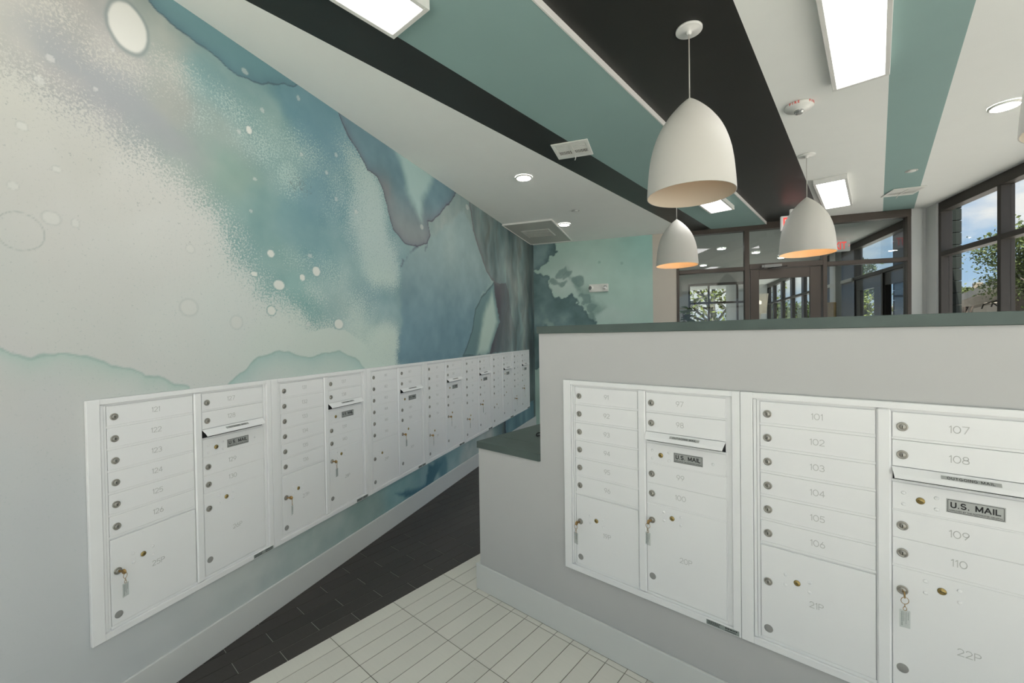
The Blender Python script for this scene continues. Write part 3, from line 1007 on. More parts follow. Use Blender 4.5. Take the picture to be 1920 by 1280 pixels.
def paint_far(X0, Z):
    w1 = fbm(X0, Z, 2.5, 4, 41); w2 = fbm(X0, Z, 2.5, 4, 42)
    w3 = fbm(X0, Z, 12, 4, 43); w4 = fbm(X0, Z, 12, 4, 44)
    w5 = fbm(X0, Z, 30, 3, 47); w6 = fbm(X0, Z, 6, 4, 48); w7 = fbm(X0, Z, 6, 4, 49)
    X, Y = X0 + .22 * w1 + .22 * w6 + .05 * w3, Z + .2 * w2 + .22 * w7 + .05 * w4
    Xe, Ye = X0 + .05 * w1 + .16 * w6 + .10 * w3 + .02 * w5, Z + .05 * w2 + .16 * w7 + .10 * w4 + .02 * w5
    c = np.tile(np.array((163, 189, 180.)), (X0.size, 1))
    c = mixc(c, (150, 188, 181), sst(-1.0, -.2, X0) * sst(2.2, 3.1, Z))
    c = mixc(c, (180, 196, 189), .9 * np.exp(-((X + 1.5) / .38) ** 2 - ((Y - 2.42) / .34) ** 2))
    c = mixc(c, (176, 194, 188), .6 * np.exp(-((X + .75) / .4) ** 2 - ((Y - 1.85) / .18) ** 2))
    c = c + (12 * w1 + 8 * w6)[:, None]
    d = sdpoly(ARM, X, Y)
    c = mixc(c, (124, 150, 144), .8 * sst(.07, -.07, d) * sst(-.25, .12, w6 + .15))
    for x, z in SPOTS:
        e_ = np.hypot(X - x, (Y - z) * 1.15)
        c = mixc(c, (112, 136, 132), .75 * sst(.085, .05, e_))
        c = mixc(c, (90, 114, 112), .4 * np.exp(-((e_ - .075) / .012) ** 2))
    for x, z in ((-.98, 2.74), (-.62, 2.70), (-1.88, 2.98), (-1.78, 3.06)):
        c = mixc(c, (128, 158, 152), .6 * sst(.028, .018, np.hypot(X0 - x, Z - z)))
    for P in (BLOB, HILL):
        d = sdpoly(P, Xe, Ye)
        m = sst(.010, -.010, d)
        k = np.array((100, 124, 126.)) + (75 * fbm(X0 + .2 * w6, Z, 3.0, 4, 46))[:, None]
        c = c * (1 - .93 * m[:, None]) + .93 * k * m[:, None]
        c = mixc(c, (72, 93, 96), .65 * m * np.exp(-np.clip(-d, 0, 9) / .030))
    c = mixc(c, (162, 186, 178), .75 * np.exp(-((X + 1.85) / .2) ** 2 - ((Y - 1.72) / .16) ** 2) * sst(-.2, .2, w3 + .1))
    return c, np.zeros((X0.size, 3)), c


far_me = grid_mesh('wall_back', np.linspace(XL, -0.149, 150), np.linspace(0, CZ, 210), lambda s, z: np.stack([s, np.full(s.shape, YF), z], 1), paint_far, 'mural')
wall_back = struct('wall_back', far_me, label='far wall carrying the end of the watercolour mural')
b = MB(); b.box(XL, 0.202, YF + .001, YF + .14, 0, CZ2 + .1, 0)
b.box(-0.149, 0.202, YF - .001, YF + .01, 0, CZ2, 1)
put('backing', b.mesh('backing', ['wall', 'beige']), wall_back, label='beige painted strip beside the glass partition')

# pilaster between the glass partition and the window wall
b = MB()
b.box(3.089, 3.200, YF, YF + .14, 0, CZ2)
b.box(3.200, 3.262, YF + .05, YF + .14, 0, CZ2)
b.box(3.262, 3.40, 6.864, YF + .14, 0, CZ2)
struct('wall_right', b.mesh('wall_right', 'wall'), label='narrow stepped white wall piece beside the right window')
# glazed wall added behind the camera for extra daylight, frames as on the right
wf = struct('added_window', None, label='dark framed window wall behind the camera')


def fbar(name, x0, x1, z0, z1, y0=YB - .115, y1=YB, mat='bronze', ch=.003):
    put(name, MB().box(x0, x1, y0, y1, z0, z1, ch=ch).mesh(name, mat), wf)


fbar('head', XL, XR + .115, 3.035, CZ - .002)
fbar('sill', XL, XR + .115, 0, .10)
fx_ = [XL + 1.066 * k for k in range(6)] + [XR + .065]
fx_[5] = XR - .05
for x in fx_[:-1] + [XR + .065]:
    fbar('mullion', x, x + .05, .10, 3.035)
for a_, c_ in zip(fx_[:5], fx_[1:6]):
    fbar('rail', a_ + .05, c_, 2.472, 2.530)
    for z0, z1 in ((.10, 2.472), (2.530, 3.035)):
        fbar('pane', a_ + .05, c_, z0, z1, YB - .081, YB - .075, 'wglass', 0)

# --- baseboards
b = MB(); b.box(XL, XL + .013, YB, YF, 0, .155, ch=.002)
struct('baseboard_left', b.mesh('baseboard_left', 'base'))

# --- half wall with mailboxes and its low end (built in the tile frame)
HW = 1.818
struct('wall_partition', MB().box(-1.852, -1.378, HW, HW + .16, 0, .8705).box(-1.852, -1.80, HW + .16, HW + .72, 0, .8705).mesh('wall_partition', 'grey'), rot=(0, 0, -TA), label='low grey end of the half wall under the counter')
half = struct('wall_partition', MB().box(-1.378, 2.75, HW, HW + .16, 0, 1.5605).mesh('wall_partition', 'grey'), rot=(0, 0, -TA), label='grey half wall holding the right-hand mailboxes, stepped down at its end')
b = MB(); b.box(-1.878, 2.75, HW - .012, HW, 0, .155, ch=.002); b.box(-1.878, -1.852, HW, HW + .72, 0, .155)
struct('baseboard_partition', b.mesh('baseboard_partition', 'base'), rot=(0, 0, -TA))
b = MB(); b.box(-1.388, 2.75, HW - .010, HW + .19, 1.561, 1.600, ch=.002)
thing('ledge', 'grey-green laminate ledge capping the grey half wall', 'ledge', rotz=-TA, me=b.mesh('ledge', 'ledge'))
b = MB(); b.box(-1.860, -1.381, HW - .010, HW + .164, .871, .911, ch=.002); b.box(-1.860, -.6, HW + .164, HW + .75, .871, .911, ch=.002)
thing('countertop', 'low grey-green laminate counter at the end of the half wall', 'countertop', rotz=-TA, me=b.mesh('countertop', 'ledge'))
gx, gy = T2(-1.62, 2.17)
b = MB()
b.tube([(.045 * math.cos(a), .045 * math.sin(a), .006 + .004 * math.sin(3 * a)) for a in [2 * PI * i / 24 for i in range(24)]], .004, 6, closed=True)
b.tube([(.045, 0, .006), (.05, .03, .02), (.03, .06, .03), (.0, .07, .006)], .003, 6)
thing('cable_loop', 'coiled black cable lying on the low counter against the half wall', 'cable', (gx, gy, .9115), me=b.mesh('cable_loop', 'slot'))


# ================================================================== GLAZING
def bar(parent, name, x0, x1, y0, y1, z0, z1, mat='bronze', ch=.003, **p):
    return put(name, MB().box(x0, x1, y0, y1, z0, z1, ch=ch).mesh(name, mat), parent, **p)


# partition at the far end: posts, head, transoms, panes, and a door in the middle bay
part = struct('window_1', None, label='dark framed glass partition at the far end of the room')
Y0, Y1 = YF - .01, YF + .10
for x0, x1 in ((.203, .239), (1.135, 1.200), (2.105, 2.157), (3.045, 3.087)):
    bar(part, 'post', x0, x1, Y0, Y1, 0, CZ2 - .03, 'brownbronze')
bar(part, 'head', .203, 3.087, Y0 - .004, Y1, 3.050, CZ2 - .002, 'brownbronze')
bar(part, 'transom', .239, 1.135, Y0, Y1, 2.466, 2.522, 'brownbronze')
bar(part, 'transom', 1.200, 2.105, Y0, Y1, 2.480, 2.553, 'brownbronze')
bar(part, 'transom', 2.157, 3.045, Y0, Y1, 2.466, 2.522, 'brownbronze')
for x0, x1 in ((.239, 1.135), (2.157, 3.045)):
    bar(part, 'sill', x0, x1, Y0, Y1, 0, .10, 'brownbronze')
    bar(part, 'pane', x0, x1, YF + .045, YF + .051, .10, 2.466, 'glass', 0)
for x0, x1, z in ((.239, 1.135, 2.522), (1.200, 2.105, 2.553), (2.157, 3.045, 2.522)):
    bar(part, 'pane', x0, x1, YF + .045, YF + .051, z, 3.050, 'glass', 0)
door = struct('door_1', None, label='dark bronze glazed door in the middle of the partition')
for x0, x1 in ((1.212, 1.325), (1.956, 2.088)):
    bar(door, 'stile', x0, x1, YF + .005, YF + .05, .01, 2.470, 'brownbronze')
bar(door, 'rail', 1.325, 1.956, YF + .005, YF + .05, 2.330, 2.470, 'brownbronze')
bar(door, 'rail', 1.325, 1.956, YF + .005, YF + .05, .01, .26, 'brownbronze')
bar(door, 'pane', 1.325, 1.956, YF + .025, YF + .031, .26, 2.330, 'glass', 0)
bar(door, 'door_handle', 1.99, 2.02, YF - .05, YF + .005, .95, 1.20, 'brownbronze')
cl = put('door_closer', MB().box(-.11, .11, -.055, 0, -.022, .022, ch=.004).box(-.14, -.11, -.05, 0, -.018, .018).mesh('door_closer', 'plug'), door, (1.49, YF - .012, 2.505))
put('closer_arm', MB().tube([(.03, -.03, -.02), (-.08, -.12, -.045), (.18, -.03, -.01)], .006, 6).mesh('closer_arm', 'slot'), cl)

# window wall on the right; its mullions run on past the partition
def window_wall(name, y0, y1, muls, label, open_top=False):
    w = struct(name, None, label=label)
    bar(w, 'head', XR, XR + .115, y0, y1, 3.035, CZ2 - .002)
    bar(w, 'sill', XR, XR + .115, y0, y1, 0, .10)
    ys = [y0] + list(muls) + [y1 - .05]
    for y in ys:
        bar(w, 'mullion', XR, XR + .115, y, y + .05, .10, 2.472 if open_top and y in muls else 3.035)
    for a_, c_ in zip(ys[:-1], ys[1:]):
        bar(w, 'rail', XR, XR + .115, a_ + .05, c_, 2.472, 2.530)
        for z0, z1 in ((.10, 2.472),) if open_top else ((.10, 2.472), (2.530, 3.035)):
            bar(w, 'pane', XR + .075, XR + .081, a_ + .05, c_, z0, z1, 'wglass', 0)
    if open_top:
        bar(w, 'pane', XR + .075, XR + .081, y0 + .05, y1 - .05, 2.530, 3.035, 'wglass', 0)
        for y in muls:
            bar(w, 'rail', XR, XR + .115, y, y + .05, 2.472, 2.530)
    return w


window_wall('window_2', YB, 6.864, [5.818 - 1.0 * k for k in range(8, -1, -1)], 'dark framed window wall on the right of the room')
window_wall('window_3', 7.19, 9.43, [8.31], 'window wall of the lobby right behind the partition', True)
window_wall('window_5', 11.6, 16.2, [12.46 + 1.0 * k for k in range(0, 4)], 'window wall at the far end of the lobby, seen through the door')
b = MB(); b.box(XR, XR + .15, 9.43, 11.6, 0, CZ2, 0); b.box(XR - .10, XR, 9.95, 10.25, 0, CZ2, 1); b.box(XR - .02, XR, 9.43, 11.6, 2.47, 2.53, 1)
struct('wall_lobby_side', b.mesh('wall_lobby_side', ['shadewall', 'wall']), label='dark grey stretch of lobby wall with a light pilaster')
for nm, y0, y1, st in (('door_2', 8.37, 9.37, .20), ('door_3', 7.25, 8.30, .02)):
    d_ = struct(nm, None, label='dark framed glazed outer door of the lobby')
    bar(d_, 'rail', XR + .02, XR + .07, y0, y1, 2.27, 2.468)
    bar(d_, 'stile', XR + .02, XR + .07, y0, y0 + (.29 if nm == 'door_2' else .10), .10, 2.27)
    bar(d_, 'stile', XR + .02, XR + .07, y1 - st, y1, .10, 2.27)

# lobby end walls and the window in them
b = MB()
b.box(XL, .64, 12.2, 12.35, 0, CZ2); b.box(1.99, 2.10, 12.2, 12.35, 0, CZ2); b.box(.64, 1.99, 12.2, 12.35, 2.86, CZ2); b.box(.64, 1.99, 12.2, 12.35, 0, .6)
b.box(2.05, 2.10, 12.35, 16.3, 0, CZ2); b.box(2.10, 3.40, 16.2, 16.35, 0, CZ2)
struct('wall_lobby', b.mesh('wall_lobby', 'wall'), label='light walls at the far end of the lobby')
w4 = struct('window_4', None, label='dark framed window in the lobby end wall')
for x0, x1 in ((.64, .68), (1.11, 1.15), (1.78, 1.82), (1.95, 1.99)):
    bar(w4, 'mullion', x0, x1, 12.18, 12.3, .6, 2.86)
bar(w4, 'head', .68, 1.95, 12.18, 12.3, 2.80, 2.86)
for x0, x1 in ((.68, 1.11), (1.15, 1.78), (1.82, 1.95)):
    bar(w4, 'rail', x0, x1, 12.18, 12.3, 2.32, 2.37)
    bar(w4, 'sill', x0, x1, 12.18, 12.3, .6, .65)
    bar(w4, 'pane', x0, x1, 12.24, 12.246, .65, 2.80, 'wglass', 0)


# ================================================================== CEILING FITTINGS
def led_panel(label, tx0, tx1, ty0, ty1, z):
    cx, cy = T2((tx0 + tx1) / 2, (ty0 + ty1) / 2)
    w, l = (tx1 - tx0) / 2, (ty1 - ty0) / 2
    t = thing('led_panel', label, 'ceiling light', (cx, cy, z), -TA, 'flat LED panels on the ceiling')
    f, h, d = .024, .052, .012
    b = MB()
    b.box(-w, w, -l, -l + f, -h, -.001, ch=.002); b.box(-w, w, l - f, l, -h, -.001, ch=.002)
    b.box(-w, -w + f, -l + f, l - f, -h, -.001, ch=.002); b.box(w - f, w, -l + f, l - f, -h, -.001, ch=.002)
    put('frame', b.mesh('frame', 'whitetrim'), t)
    put('diffuser', MB().box(-w + f, w - f, -l + f, l - f, -h + .004, -h + .012).mesh('diffuser', 'led'), t)
    return t


led_panel('long LED panel cut off by the top edge, on the teal stripe nearest the mural', -1.855, -1.565, .03, 1.265, CZ)
led_panel('long LED panel on the white strip beside the right teal stripe, nearest the fire alarm', -.215, .062, 2.22, 3.47, CZ2)
led_panel('LED panel on the white strip above the second pendant, near the glass partition', -.512, -.226, 5.50, 6.72, CZ2)
led_panel('LED panel on the teal stripe partly hidden behind the largest pendant', -1.605, -1.325, 4.53, 5.75, CZ)
# extra fixture added out of view to brighten the room from behind the camera
led_panel('LED panel on the white strip behind the camera, above the window side', -.215, .062, -1.4, -.15, CZ2)


def downlight(label, x, y, z, r=.082):
    t = thing('downlight', label, 'ceiling light', (x, y, z), 0, 'round downlights in the ceiling')
    put('trim_ring', MB().lathe([(r, -.001), (r, -.012), (r * .93, -.017), (r * .84, -.016), (r * .82, -.008)], 32, cap=False).mesh('trim_ring', 'whitetrim'), t)
    put('lens', MB().lathe([(r * .83, -.004), (r * .83, -.012), (r * .5, -.015), (.001, -.016)], 32).mesh('lens', 'down'), t)


downlight('round downlight on the white ceiling by the mural, nearer one below the vent', -1.282, 3.998, CZ)
downlight('round downlight beside the ceiling access panel in the far corner', -1.299, 5.887, CZ)
downlight('round downlight at the right edge, half behind the cut-off pendant', 2.32, 4.07, CZ2, .088)
for i, (x, y) in enumerate(((1.05, 8.9), (1.75, 9.6), (.9, 10.9), (2.4, 10.5))):
    downlight(['round downlight in the lobby just behind the glass partition', 'round downlight in the lobby above the glazed door axis', 'round downlight in the lobby before the end window', 'round downlight in the lobby near its window wall'][i], x, y, CZ2)


def vent(label, x, y, z):
    t = thing('ceiling_vent', label, 'air vent', (x, y, z), 0, 'square ceiling vents')
    a = .152
    b = MB()
    b.box(-a, a, -a, -a + .03, -.010, -.001, ch=.003); b.box(-a, a, a - .03, a, -.010, -.001, ch=.003)
    b.box(-a, -a + .03, -a + .03, a - .03, -.010, -.001, ch=.003); b.box(a - .03, a, -a + .03, a - .03, -.010, -.001, ch=.003)
    b.box(-.010, .010, -a + .03, a - .03, -.012, -.001); b.box(-a + .03, a - .03, -.006, .006, -.010, -.001)
    b.box(-.122, -.01, .075, .122, -.009, -.004); b.box(.01, .122, .075, .122, -.009, -.004)
    put('frame', b.mesh('frame', 'plastic'), t)
    put('backing', MB().box(-.122, .122, -.122, .122, -.003, -.001).mesh('backing', 'grille'), t)
    if 'sl' not in _text:
        _text['sl'] = MB().box(-.0026, .0026, -.036, .036, -.009, -.003).mesh('slat', 'plastic')
        _text['sl2'] = MB().box(-.055, .055, -.0085, .0085, -.009, -.003).mesh('slat', 'plastic')
    for s in (-1, 1):
        for k in range(9):
            put('slat', _text['sl'], t, (s * (.016 + .0125 * k), .036, 0))
        for k in range(5):
            put('slat', _text['sl2'], t, (s * .066, -.020 - .022 * k, 0))
    put('lever', MB().tube([(0, .12, -.012), (.002, .135, -.02), (-.008, .15, -.034)], .004, 6).mesh('lever', 'plastic'), t)


vent('square white vent straddling the black and teal stripes', -.706, 3.552, CZ)
vent('square white vent on the right teal stripe near the glass partition', 2.56 * 1.023, 6.0 * 1.023, CZ2)

# access panel with return grille in the corner over the mural
t = thing('access_panel', 'grey ceiling access panel with a grille in the far mural corner', 'ceiling panel', (-1.754, 6.22, CZ))
b = MB(); b.box(-.345, .345, -.66, .66, -.016, -.001, ch=.003)
put('panel', b.mesh('panel', 'access'), t)
b = MB()
for x0, x1, y0, y1 in ((-.345, .345, -.675, -.66), (-.345, .345, .66, .675), (.345, .36, -.675, .675), (-.36, -.345, -.675, .675)):
    b.box(x0, x1, y0, y1, -.024, -.001)
put('frame', b.mesh('frame', 'whitetrim'), t)
b = MB(); b.box(-.225, .205, -.24, .21, -.018, -.016)
put('grille_frame', b.mesh('grille_frame', 'whitetrim'), t)
_sl = MB().box(-.205, .185, -.020, .020, -.023, -.018).mesh('slat', 'access')
for k in range(7):
    put('slat', _sl, t, (0, -.205 + .062 * k, 0))

for lab, x, y, z in (('small flush white sprinkler cover on the ceiling near the mural corner', -1.027, 5.314, CZ), ('small flush white sprinkler cover on the right teal stripe', 2.308 * 1.023, 5.26 * 1.023, CZ2), ):
    t = thing('sprinkler_cover', lab, 'sprinkler', (x, y, z), 0, 'flush sprinkler covers')
    put('plate', MB().lathe([(.036, -.001), (.036, -.007), (.033, -.009), (.001, -.010)], 24).mesh('plate', 'whitetrim'), t)
    put('ring', MB().lathe([(.050, -.0005), (.050, -.003), (.040, -.004), (.038, -.0005)], 24, cap=False).mesh('ring', 'access'), t)

# fire alarm strobe
fx, fy = .901 * 1.02, 3.463 * 1.02
t = thing('fire_strobe', 'round white ceiling fire alarm strobe with red lettering', 'fire alarm', (fx, fy, CZ2))
put('base', MB().lathe([(.088, -.001), (.088, -.016), (.082, -.024), (.055, -.030), (.054, -.038), (.001, -.038)], 36).mesh('base', 'plastic'), t)
put('lens', MB().lathe([(.030, -.036), (.031, -.046), (.022, -.058), (.010, -.060), (.001, -.060)], 10, smooth=False).mesh('lens', 'lens'), t)
b = MB(); b.box(-.024, .024, -.008, .008, -.056, -.044)
put('flash_tube', b.mesh('flash_tube', 'plastic'), t)
for ang, word in ((-2.15, 'FIRE'), (-.75, 'FIRE')):
    lets = 'FIRE'
    for i, ch in enumerate(lets):
        a = ang + .20 * (i - 1.5)
        put('lettering', text_mesh(ch, .022, 'red', .0008), t, (.0895 * math.cos(a), .0895 * math.sin(a), -.0115), (0, 0, a + PI / 2))


# pendants
PROF = [(0.0, .010), (.008, .035), (.022, .085), (.05, .165), (.08, .245), (.12, .335), (.16, .42), (.20, .50), (.28, .63), (.34, .71), (.40, .775), (.50, .855), (.60, .912), (.70, .948), (.80, .970), (.90, .988), (1.0, 1.0)]
SH, SR = .512, .219


def bell(inner):
    pts = []
    n = 34
    xs = [p[0] for p in PROF]; ys = [p[1] for p in PROF]
    for i in range(n + 1):
        t_ = (i / n) ** 1.5
        r = float(np.interp(t_, xs, ys))
        pts.append((max(.004, r * SR - (.004 if inner else 0)), -t_ * SH - (.004 if inner and i == 0 else 0)))
    return pts


outer, innerp = bell(False), bell(True)
sh_me = MB().lathe(outer, 48, 0, cap=False).lathe([outer[-1], innerp[-1]], 48, 0, cap=False).lathe(innerp[::-1], 48, 1, cap=False).mesh('shade', ['shade', 'shadein'])
can_me = MB().lathe([(.066, -.001), (.066, -.009), (.060, -.012), (.014, -.013), (.013, -.024), (.008, -.030), (.001, -.030)], 32).mesh('canopy', 'whitetrim')
bulb_me = MB().lathe([(.001, -.055), (.022, -.045), (.030, -.022), (.026, 0), (.014, .022), (.013, .05), (.001, .05)], 16).mesh('bulb', 'bulb')
bulb_dim = bulb_me.copy(); bulb_dim.materials[0] = M['bulb_dim']
bulb_off = bulb_me.copy(); bulb_off.materials[0] = M['bulb_off']
sock_me = MB().lathe([(.001, .12), (.02, .118), (.022, .05), (.001, .048)], 16).mesh('socket', 'cable')


def pendant(label, x, y, ztop, zc, bme=None):
    t = thing('pendant_lamp', label, 'pendant lamp', (x, y, zc), 0, 'white bell pendants over the counter')
    put('canopy', can_me, t)
    L = zc - ztop
    put('cord', MB().tube([(0, 0, -.02), (0, 0, -L - .004)], .0032, 8).mesh('cord', 'cable'), t)
    put('shade', sh_me, t, (0, 0, -L))
    put('bulb', bme or bulb_me, t, (0, 0, -L - .27))
    put('socket', sock_me, t, (0, 0, -L - .27))


pendant('largest white bell pendant, hanging over the half wall in the middle', .142, 2.44, 2.793, CZ2, bulb_dim)
pendant('white bell pendant on the right in front of the glazed door', 1.238, 4.54, 2.772, CZ2)
pendant('smallest white bell pendant, farthest one, by the beige wall strip', .15, 5.04, 2.815, CZ)
pendant('white bell pendant cut off by the right edge of the picture', 1.494, 2.117, 2.80, CZ2, bulb_off)

# exit signs
def exit_sign(label, x, y, z, w=.31, h=.19, arrow=False):
    t = thing('exit_sign', label, 'exit sign', (x, y, z), 0)
    b = MB(); b.box(-w / 2, w / 2, -.022, .022, -h, 0, ch=.006)
    put('body', b.mesh('body', 'exitbody'), t)
    b = MB(); b.box(-.05, .05, -.02, .02, 0, CZ2 - z - .004, ch=.004)
    put('mount', b.mesh('mount', 'exitbody'), t)
    put('lettering', text_mesh('EXIT', .178, 'redlit', .004, .002, .66), t, (-.012, -.0232, -h * .5))
    if arrow:
        put('arrow', MB().box(-.003, .003, -.001, 0, -.002, .026, mat=Matrix.Translation((.010, 0, 0)) @ Matrix.Rotation(-.7, 4, 'Y')).box(-.003, .003, -.001, 0, -.026, .002, mat=Matrix.Translation((.010, 0, 0)) @ Matrix.Rotation(.7, 4, 'Y')).mesh('arrow', 'redlit'), t, (w / 2 - .020, -.023, -h * .5))


exit_sign('exit sign on the black ceiling stripe, half hidden by the second pendant', 1.615, 6.44, 3.065)
exit_sign('exit sign with an arrow in the lobby behind the right glass pane', 2.90, 8.93, 3.13, .33, .185, True)

# emergency light on the far mural wall
t = thing('emergency_light', 'white emergency light with two lamp heads on the mural end wall', 'emergency light', (-.99, YF, 2.318))
put('body', MB().box(-.155, .155, -.05, -.001, -.063, .063, ch=.006).mesh('body', 'plastic'), t)
for sx, yaw_ in ((-.105, -.5), (.095, .35)):
    rot = Matrix.Translation((sx, -.05, 0)) @ Matrix.Rotation(yaw_, 4, 'Z') @ Matrix.Rotation(PI / 2, 4, 'X')
    hd = put('lamp_head', MB().lathe([(.030, 0), (.036, .02), (.038, .045), (.034, .048)], 20, mat=rot).mesh('lamp_head', 'plastic'), t)
    put('lens', MB().lathe([(.033, .047), (.025, .052), (.001, .053)], 16, mat=rot).mesh('lens', 'lens'), hd)


# ================================================================== MAILBOXES
UW, UH = .8144, .958
DL, DR_ = .0660, .4356           # left edges of the two door columns
DWL, DWR = .329, .3262
FY = -.009                       # door face


def zz(v): return UH - v


def frame_mesh():
    b = MB()
    T = -.016
    b.box(0, .042, T, -.001, 0, UH, ch=.0015)                                   # left trim
    b.box(.785, UW - .001, T, -.001, 0, UH, ch=.0015)                           # right trim
    b.box(.042, .785, T, -.001, zz(.021), UH, ch=.0015)                         # top
    b.box(.042, .785, T, -.001, 0, zz(.931), ch=.0015)                          # bottom
    b.box(.042, .785, -.003, -.001, zz(.931), zz(.021))                         # back sheet
    b.box(.044, .0535, -.011, -.003, zz(.928), zz(.024))                        # left jamb steps
    b.box(.0555, .0635, -.008, -.003, zz(.922), zz(.028))
    b.box(.3975, .4335, -.015, -.003, zz(.929), zz(.0225), ch=.005)             # middle post
    b.box(.770, .783, -.006, -.003, zz(.928), zz(.024))
    for v in [.1108 + .0892 * k for k in range(6)]:                             # shelves between doors, left
        b.box(.064, .3968, -.0080, -.003, zz(v + .0092), zz(v), ch=.001)
    for v in (.1108, .4305, .5165):
        b.box(.4342, .765, -.0075, -.003, zz(v + .008), zz(v), ch=.001)
    b.box(.4342, .765, -.0075, -.003, zz(.3445), zz(.3405))
    b.box(.064, .765, -.0065, -.003, zz(.930), zz(.9185))
    b.box(.4342, .765, -.0065, -.003, zz(.2535), zz(.246))
    b.box(.437, .760, -.0045, -.003, zz(.2455), zz(.206), 1)                    # dark mouth under the hood
    return b.mesh('frame', ['box', 'slot'])


def door_mesh(w, h):
    b = MB()
    b.box(0, w, FY, -.0032, -h, 0, ch=.0012)
    return b.mesh('door', 'box')


def lock_mesh():
    mt = Matrix.Rotation(PI / 2, 4, 'X')
    b = MB()
    b.lathe([(.0140, 0), (.0140, .0022), (.0128, .0036), (.0100, .0040), (.0098, .0034), (.0078, .0034), (.0076, .0054), (.0070, .0060), (.001, .0060)], 24, 0, mat=mt)
    b.box(-.0011, .0011, -.0063, -.0058, -.0045, .0045, 1)
    return b.mesh('lock', ['nickel', 'slot'])


def brass_mesh():
    mt = Matrix.Rotation(PI / 2, 4, 'X')
    b = MB()
    b.lathe([(.0100, 0), (.0100, .0014), (.0092, .0022), (.0083, .0018), (.0082, .0030), (.001, .0032)], 20, 0, mat=mt)
    b.lathe([(.0101, .0003), (.0104, .0003), (.0104, .0012), (.0101, .0012)], 20, 1, mat=mt, cap=False)
    b.box(-.0052, .0052, -.0035, -.0031, -.0010, .0010, 1, mat=Matrix.Rotation(.25, 4, 'Y'))
    return b.mesh('brass_lock', ['brass', 'slot'])


def plug_mesh():
    return MB().lathe([(.0145, 0), (.0145, .0006), (.0138, .0011), (.001, .0012)], 22, mat=Matrix.Rotation(PI / 2, 4, 'X')).mesh('plug', 'plug')


def rivet_mesh():
    return MB().lathe([(.0058, 0), (.0054, .0012), (.0036, .0021), (.001, .0024)], 12, mat=Matrix.Rotation(PI / 2, 4, 'X')).mesh('rivet', 'box')


def hood_mesh():
    b = MB()
    L, R = .4345, .7615
    # sloping sheet with tapered ends and a small lip
    pr_ = [(0.0, -.009, zz(.2045)), (.004, -.030, zz(.222)), (.006, -.036, zz(.2315)), (.006, -.0365, zz(.2345))]
    vs, fs = [], []
    for off in (0, .0014):
        for ins, y, z in pr_:
            vs += [(L + ins, y + off * .6, z - off), (R - ins, y + off * .6, z - off)]
    n = len(pr_)
    for i in range(n - 1):
        a = 2 * i
        fs.append((a, a + 2, a + 3, a + 1))
        c = a + 2 * n
        fs.append((c, c + 1, c + 3, c + 2))
        fs.append((a, c, c + 2, a + 2))
        fs.append((a + 1, a + 3, c + 3, c + 1))
    fs.append((2 * n - 2, 4 * n - 2, 4 * n - 1, 2 * n - 1))
    fs.append((0, 1, 2 * n + 1, 2 * n))
    b.add(vs, fs)
    return b.mesh('hood', 'box')


ME = dict(frame=frame_mesh(), dl=door_mesh(DWL, .0795), dr=door_mesh(DWR, .0795), d98=door_mesh(DWR, .083), d99=door_mesh(DWR, .0855), dm=door_mesh(DWR, .0865), pl=door_mesh(DWL, .3455), prr=door_mesh(DWR, .3925),
          lock=lock_mesh(), brass=brass_mesh(), plug=plug_mesh(), rivet=rivet_mesh(), hood=hood_mesh())
ME['plate'] = MB().box(-.059, .059, -.0012, 0, -.0203, .0203, 0, ch=.0004).box(-.0565, .0565, -.0014, -.0011, .0172, .0184, 1).box(-.0565, .0565, -.0014, -.0011, -.0184, -.0172, 1).box(-.0565, -.0553, -.0014, -.0011, -.0172, .0172, 1).box(.0553, .0565, -.0014, -.0011, -.0172, .0172, 1).mesh('plate', ['plate', 'ink'])
ME['strip'] = MB().box(-.0605, .0605, -.0008, 0, -.0062, .0062).mesh('label_strip', 'strip')
bst = MB().box(-.0605, .0605, -.0006, 0, -.0095, .0095)
rs = random.Random(3)
for q in range(5):                                         # tiny unreadable print
    x = -.056
    while x < -.014:
        w = rs.uniform(.003, .008); bst.box(x, x + w, -.0008, -.0005, .0072 - .0032 * q, .0090 - .0032 * q, 1); x += w + .0012
x = .010
while x < .052:
    w = rs.uniform(.004, .009); bst.box(x, x + w, -.0008, -.0005, .0015, .006, 1); x += w + .0012
for q in range(2):
    bst.box(.010, .05, -.0008, -.0005, -.004 - .003 * q, -.0025 - .003 * q, 1)
ME['sticker'] = bst.mesh('sticker', ['sticker', 'ink'])
ME['usmail'] = num_mesh('U.S. MAIL', .0150, .0031, .30, 'ink', 'lettering')
ME['small'] = text_mesh('APPROVED BY THE POSTMASTER GENERAL', .0062, 'ink', 0, .0003, .90)
ME['out'] = num_mesh('OUTGOING MAIL', .0078, .0012, .36, 'ink', 'lettering')


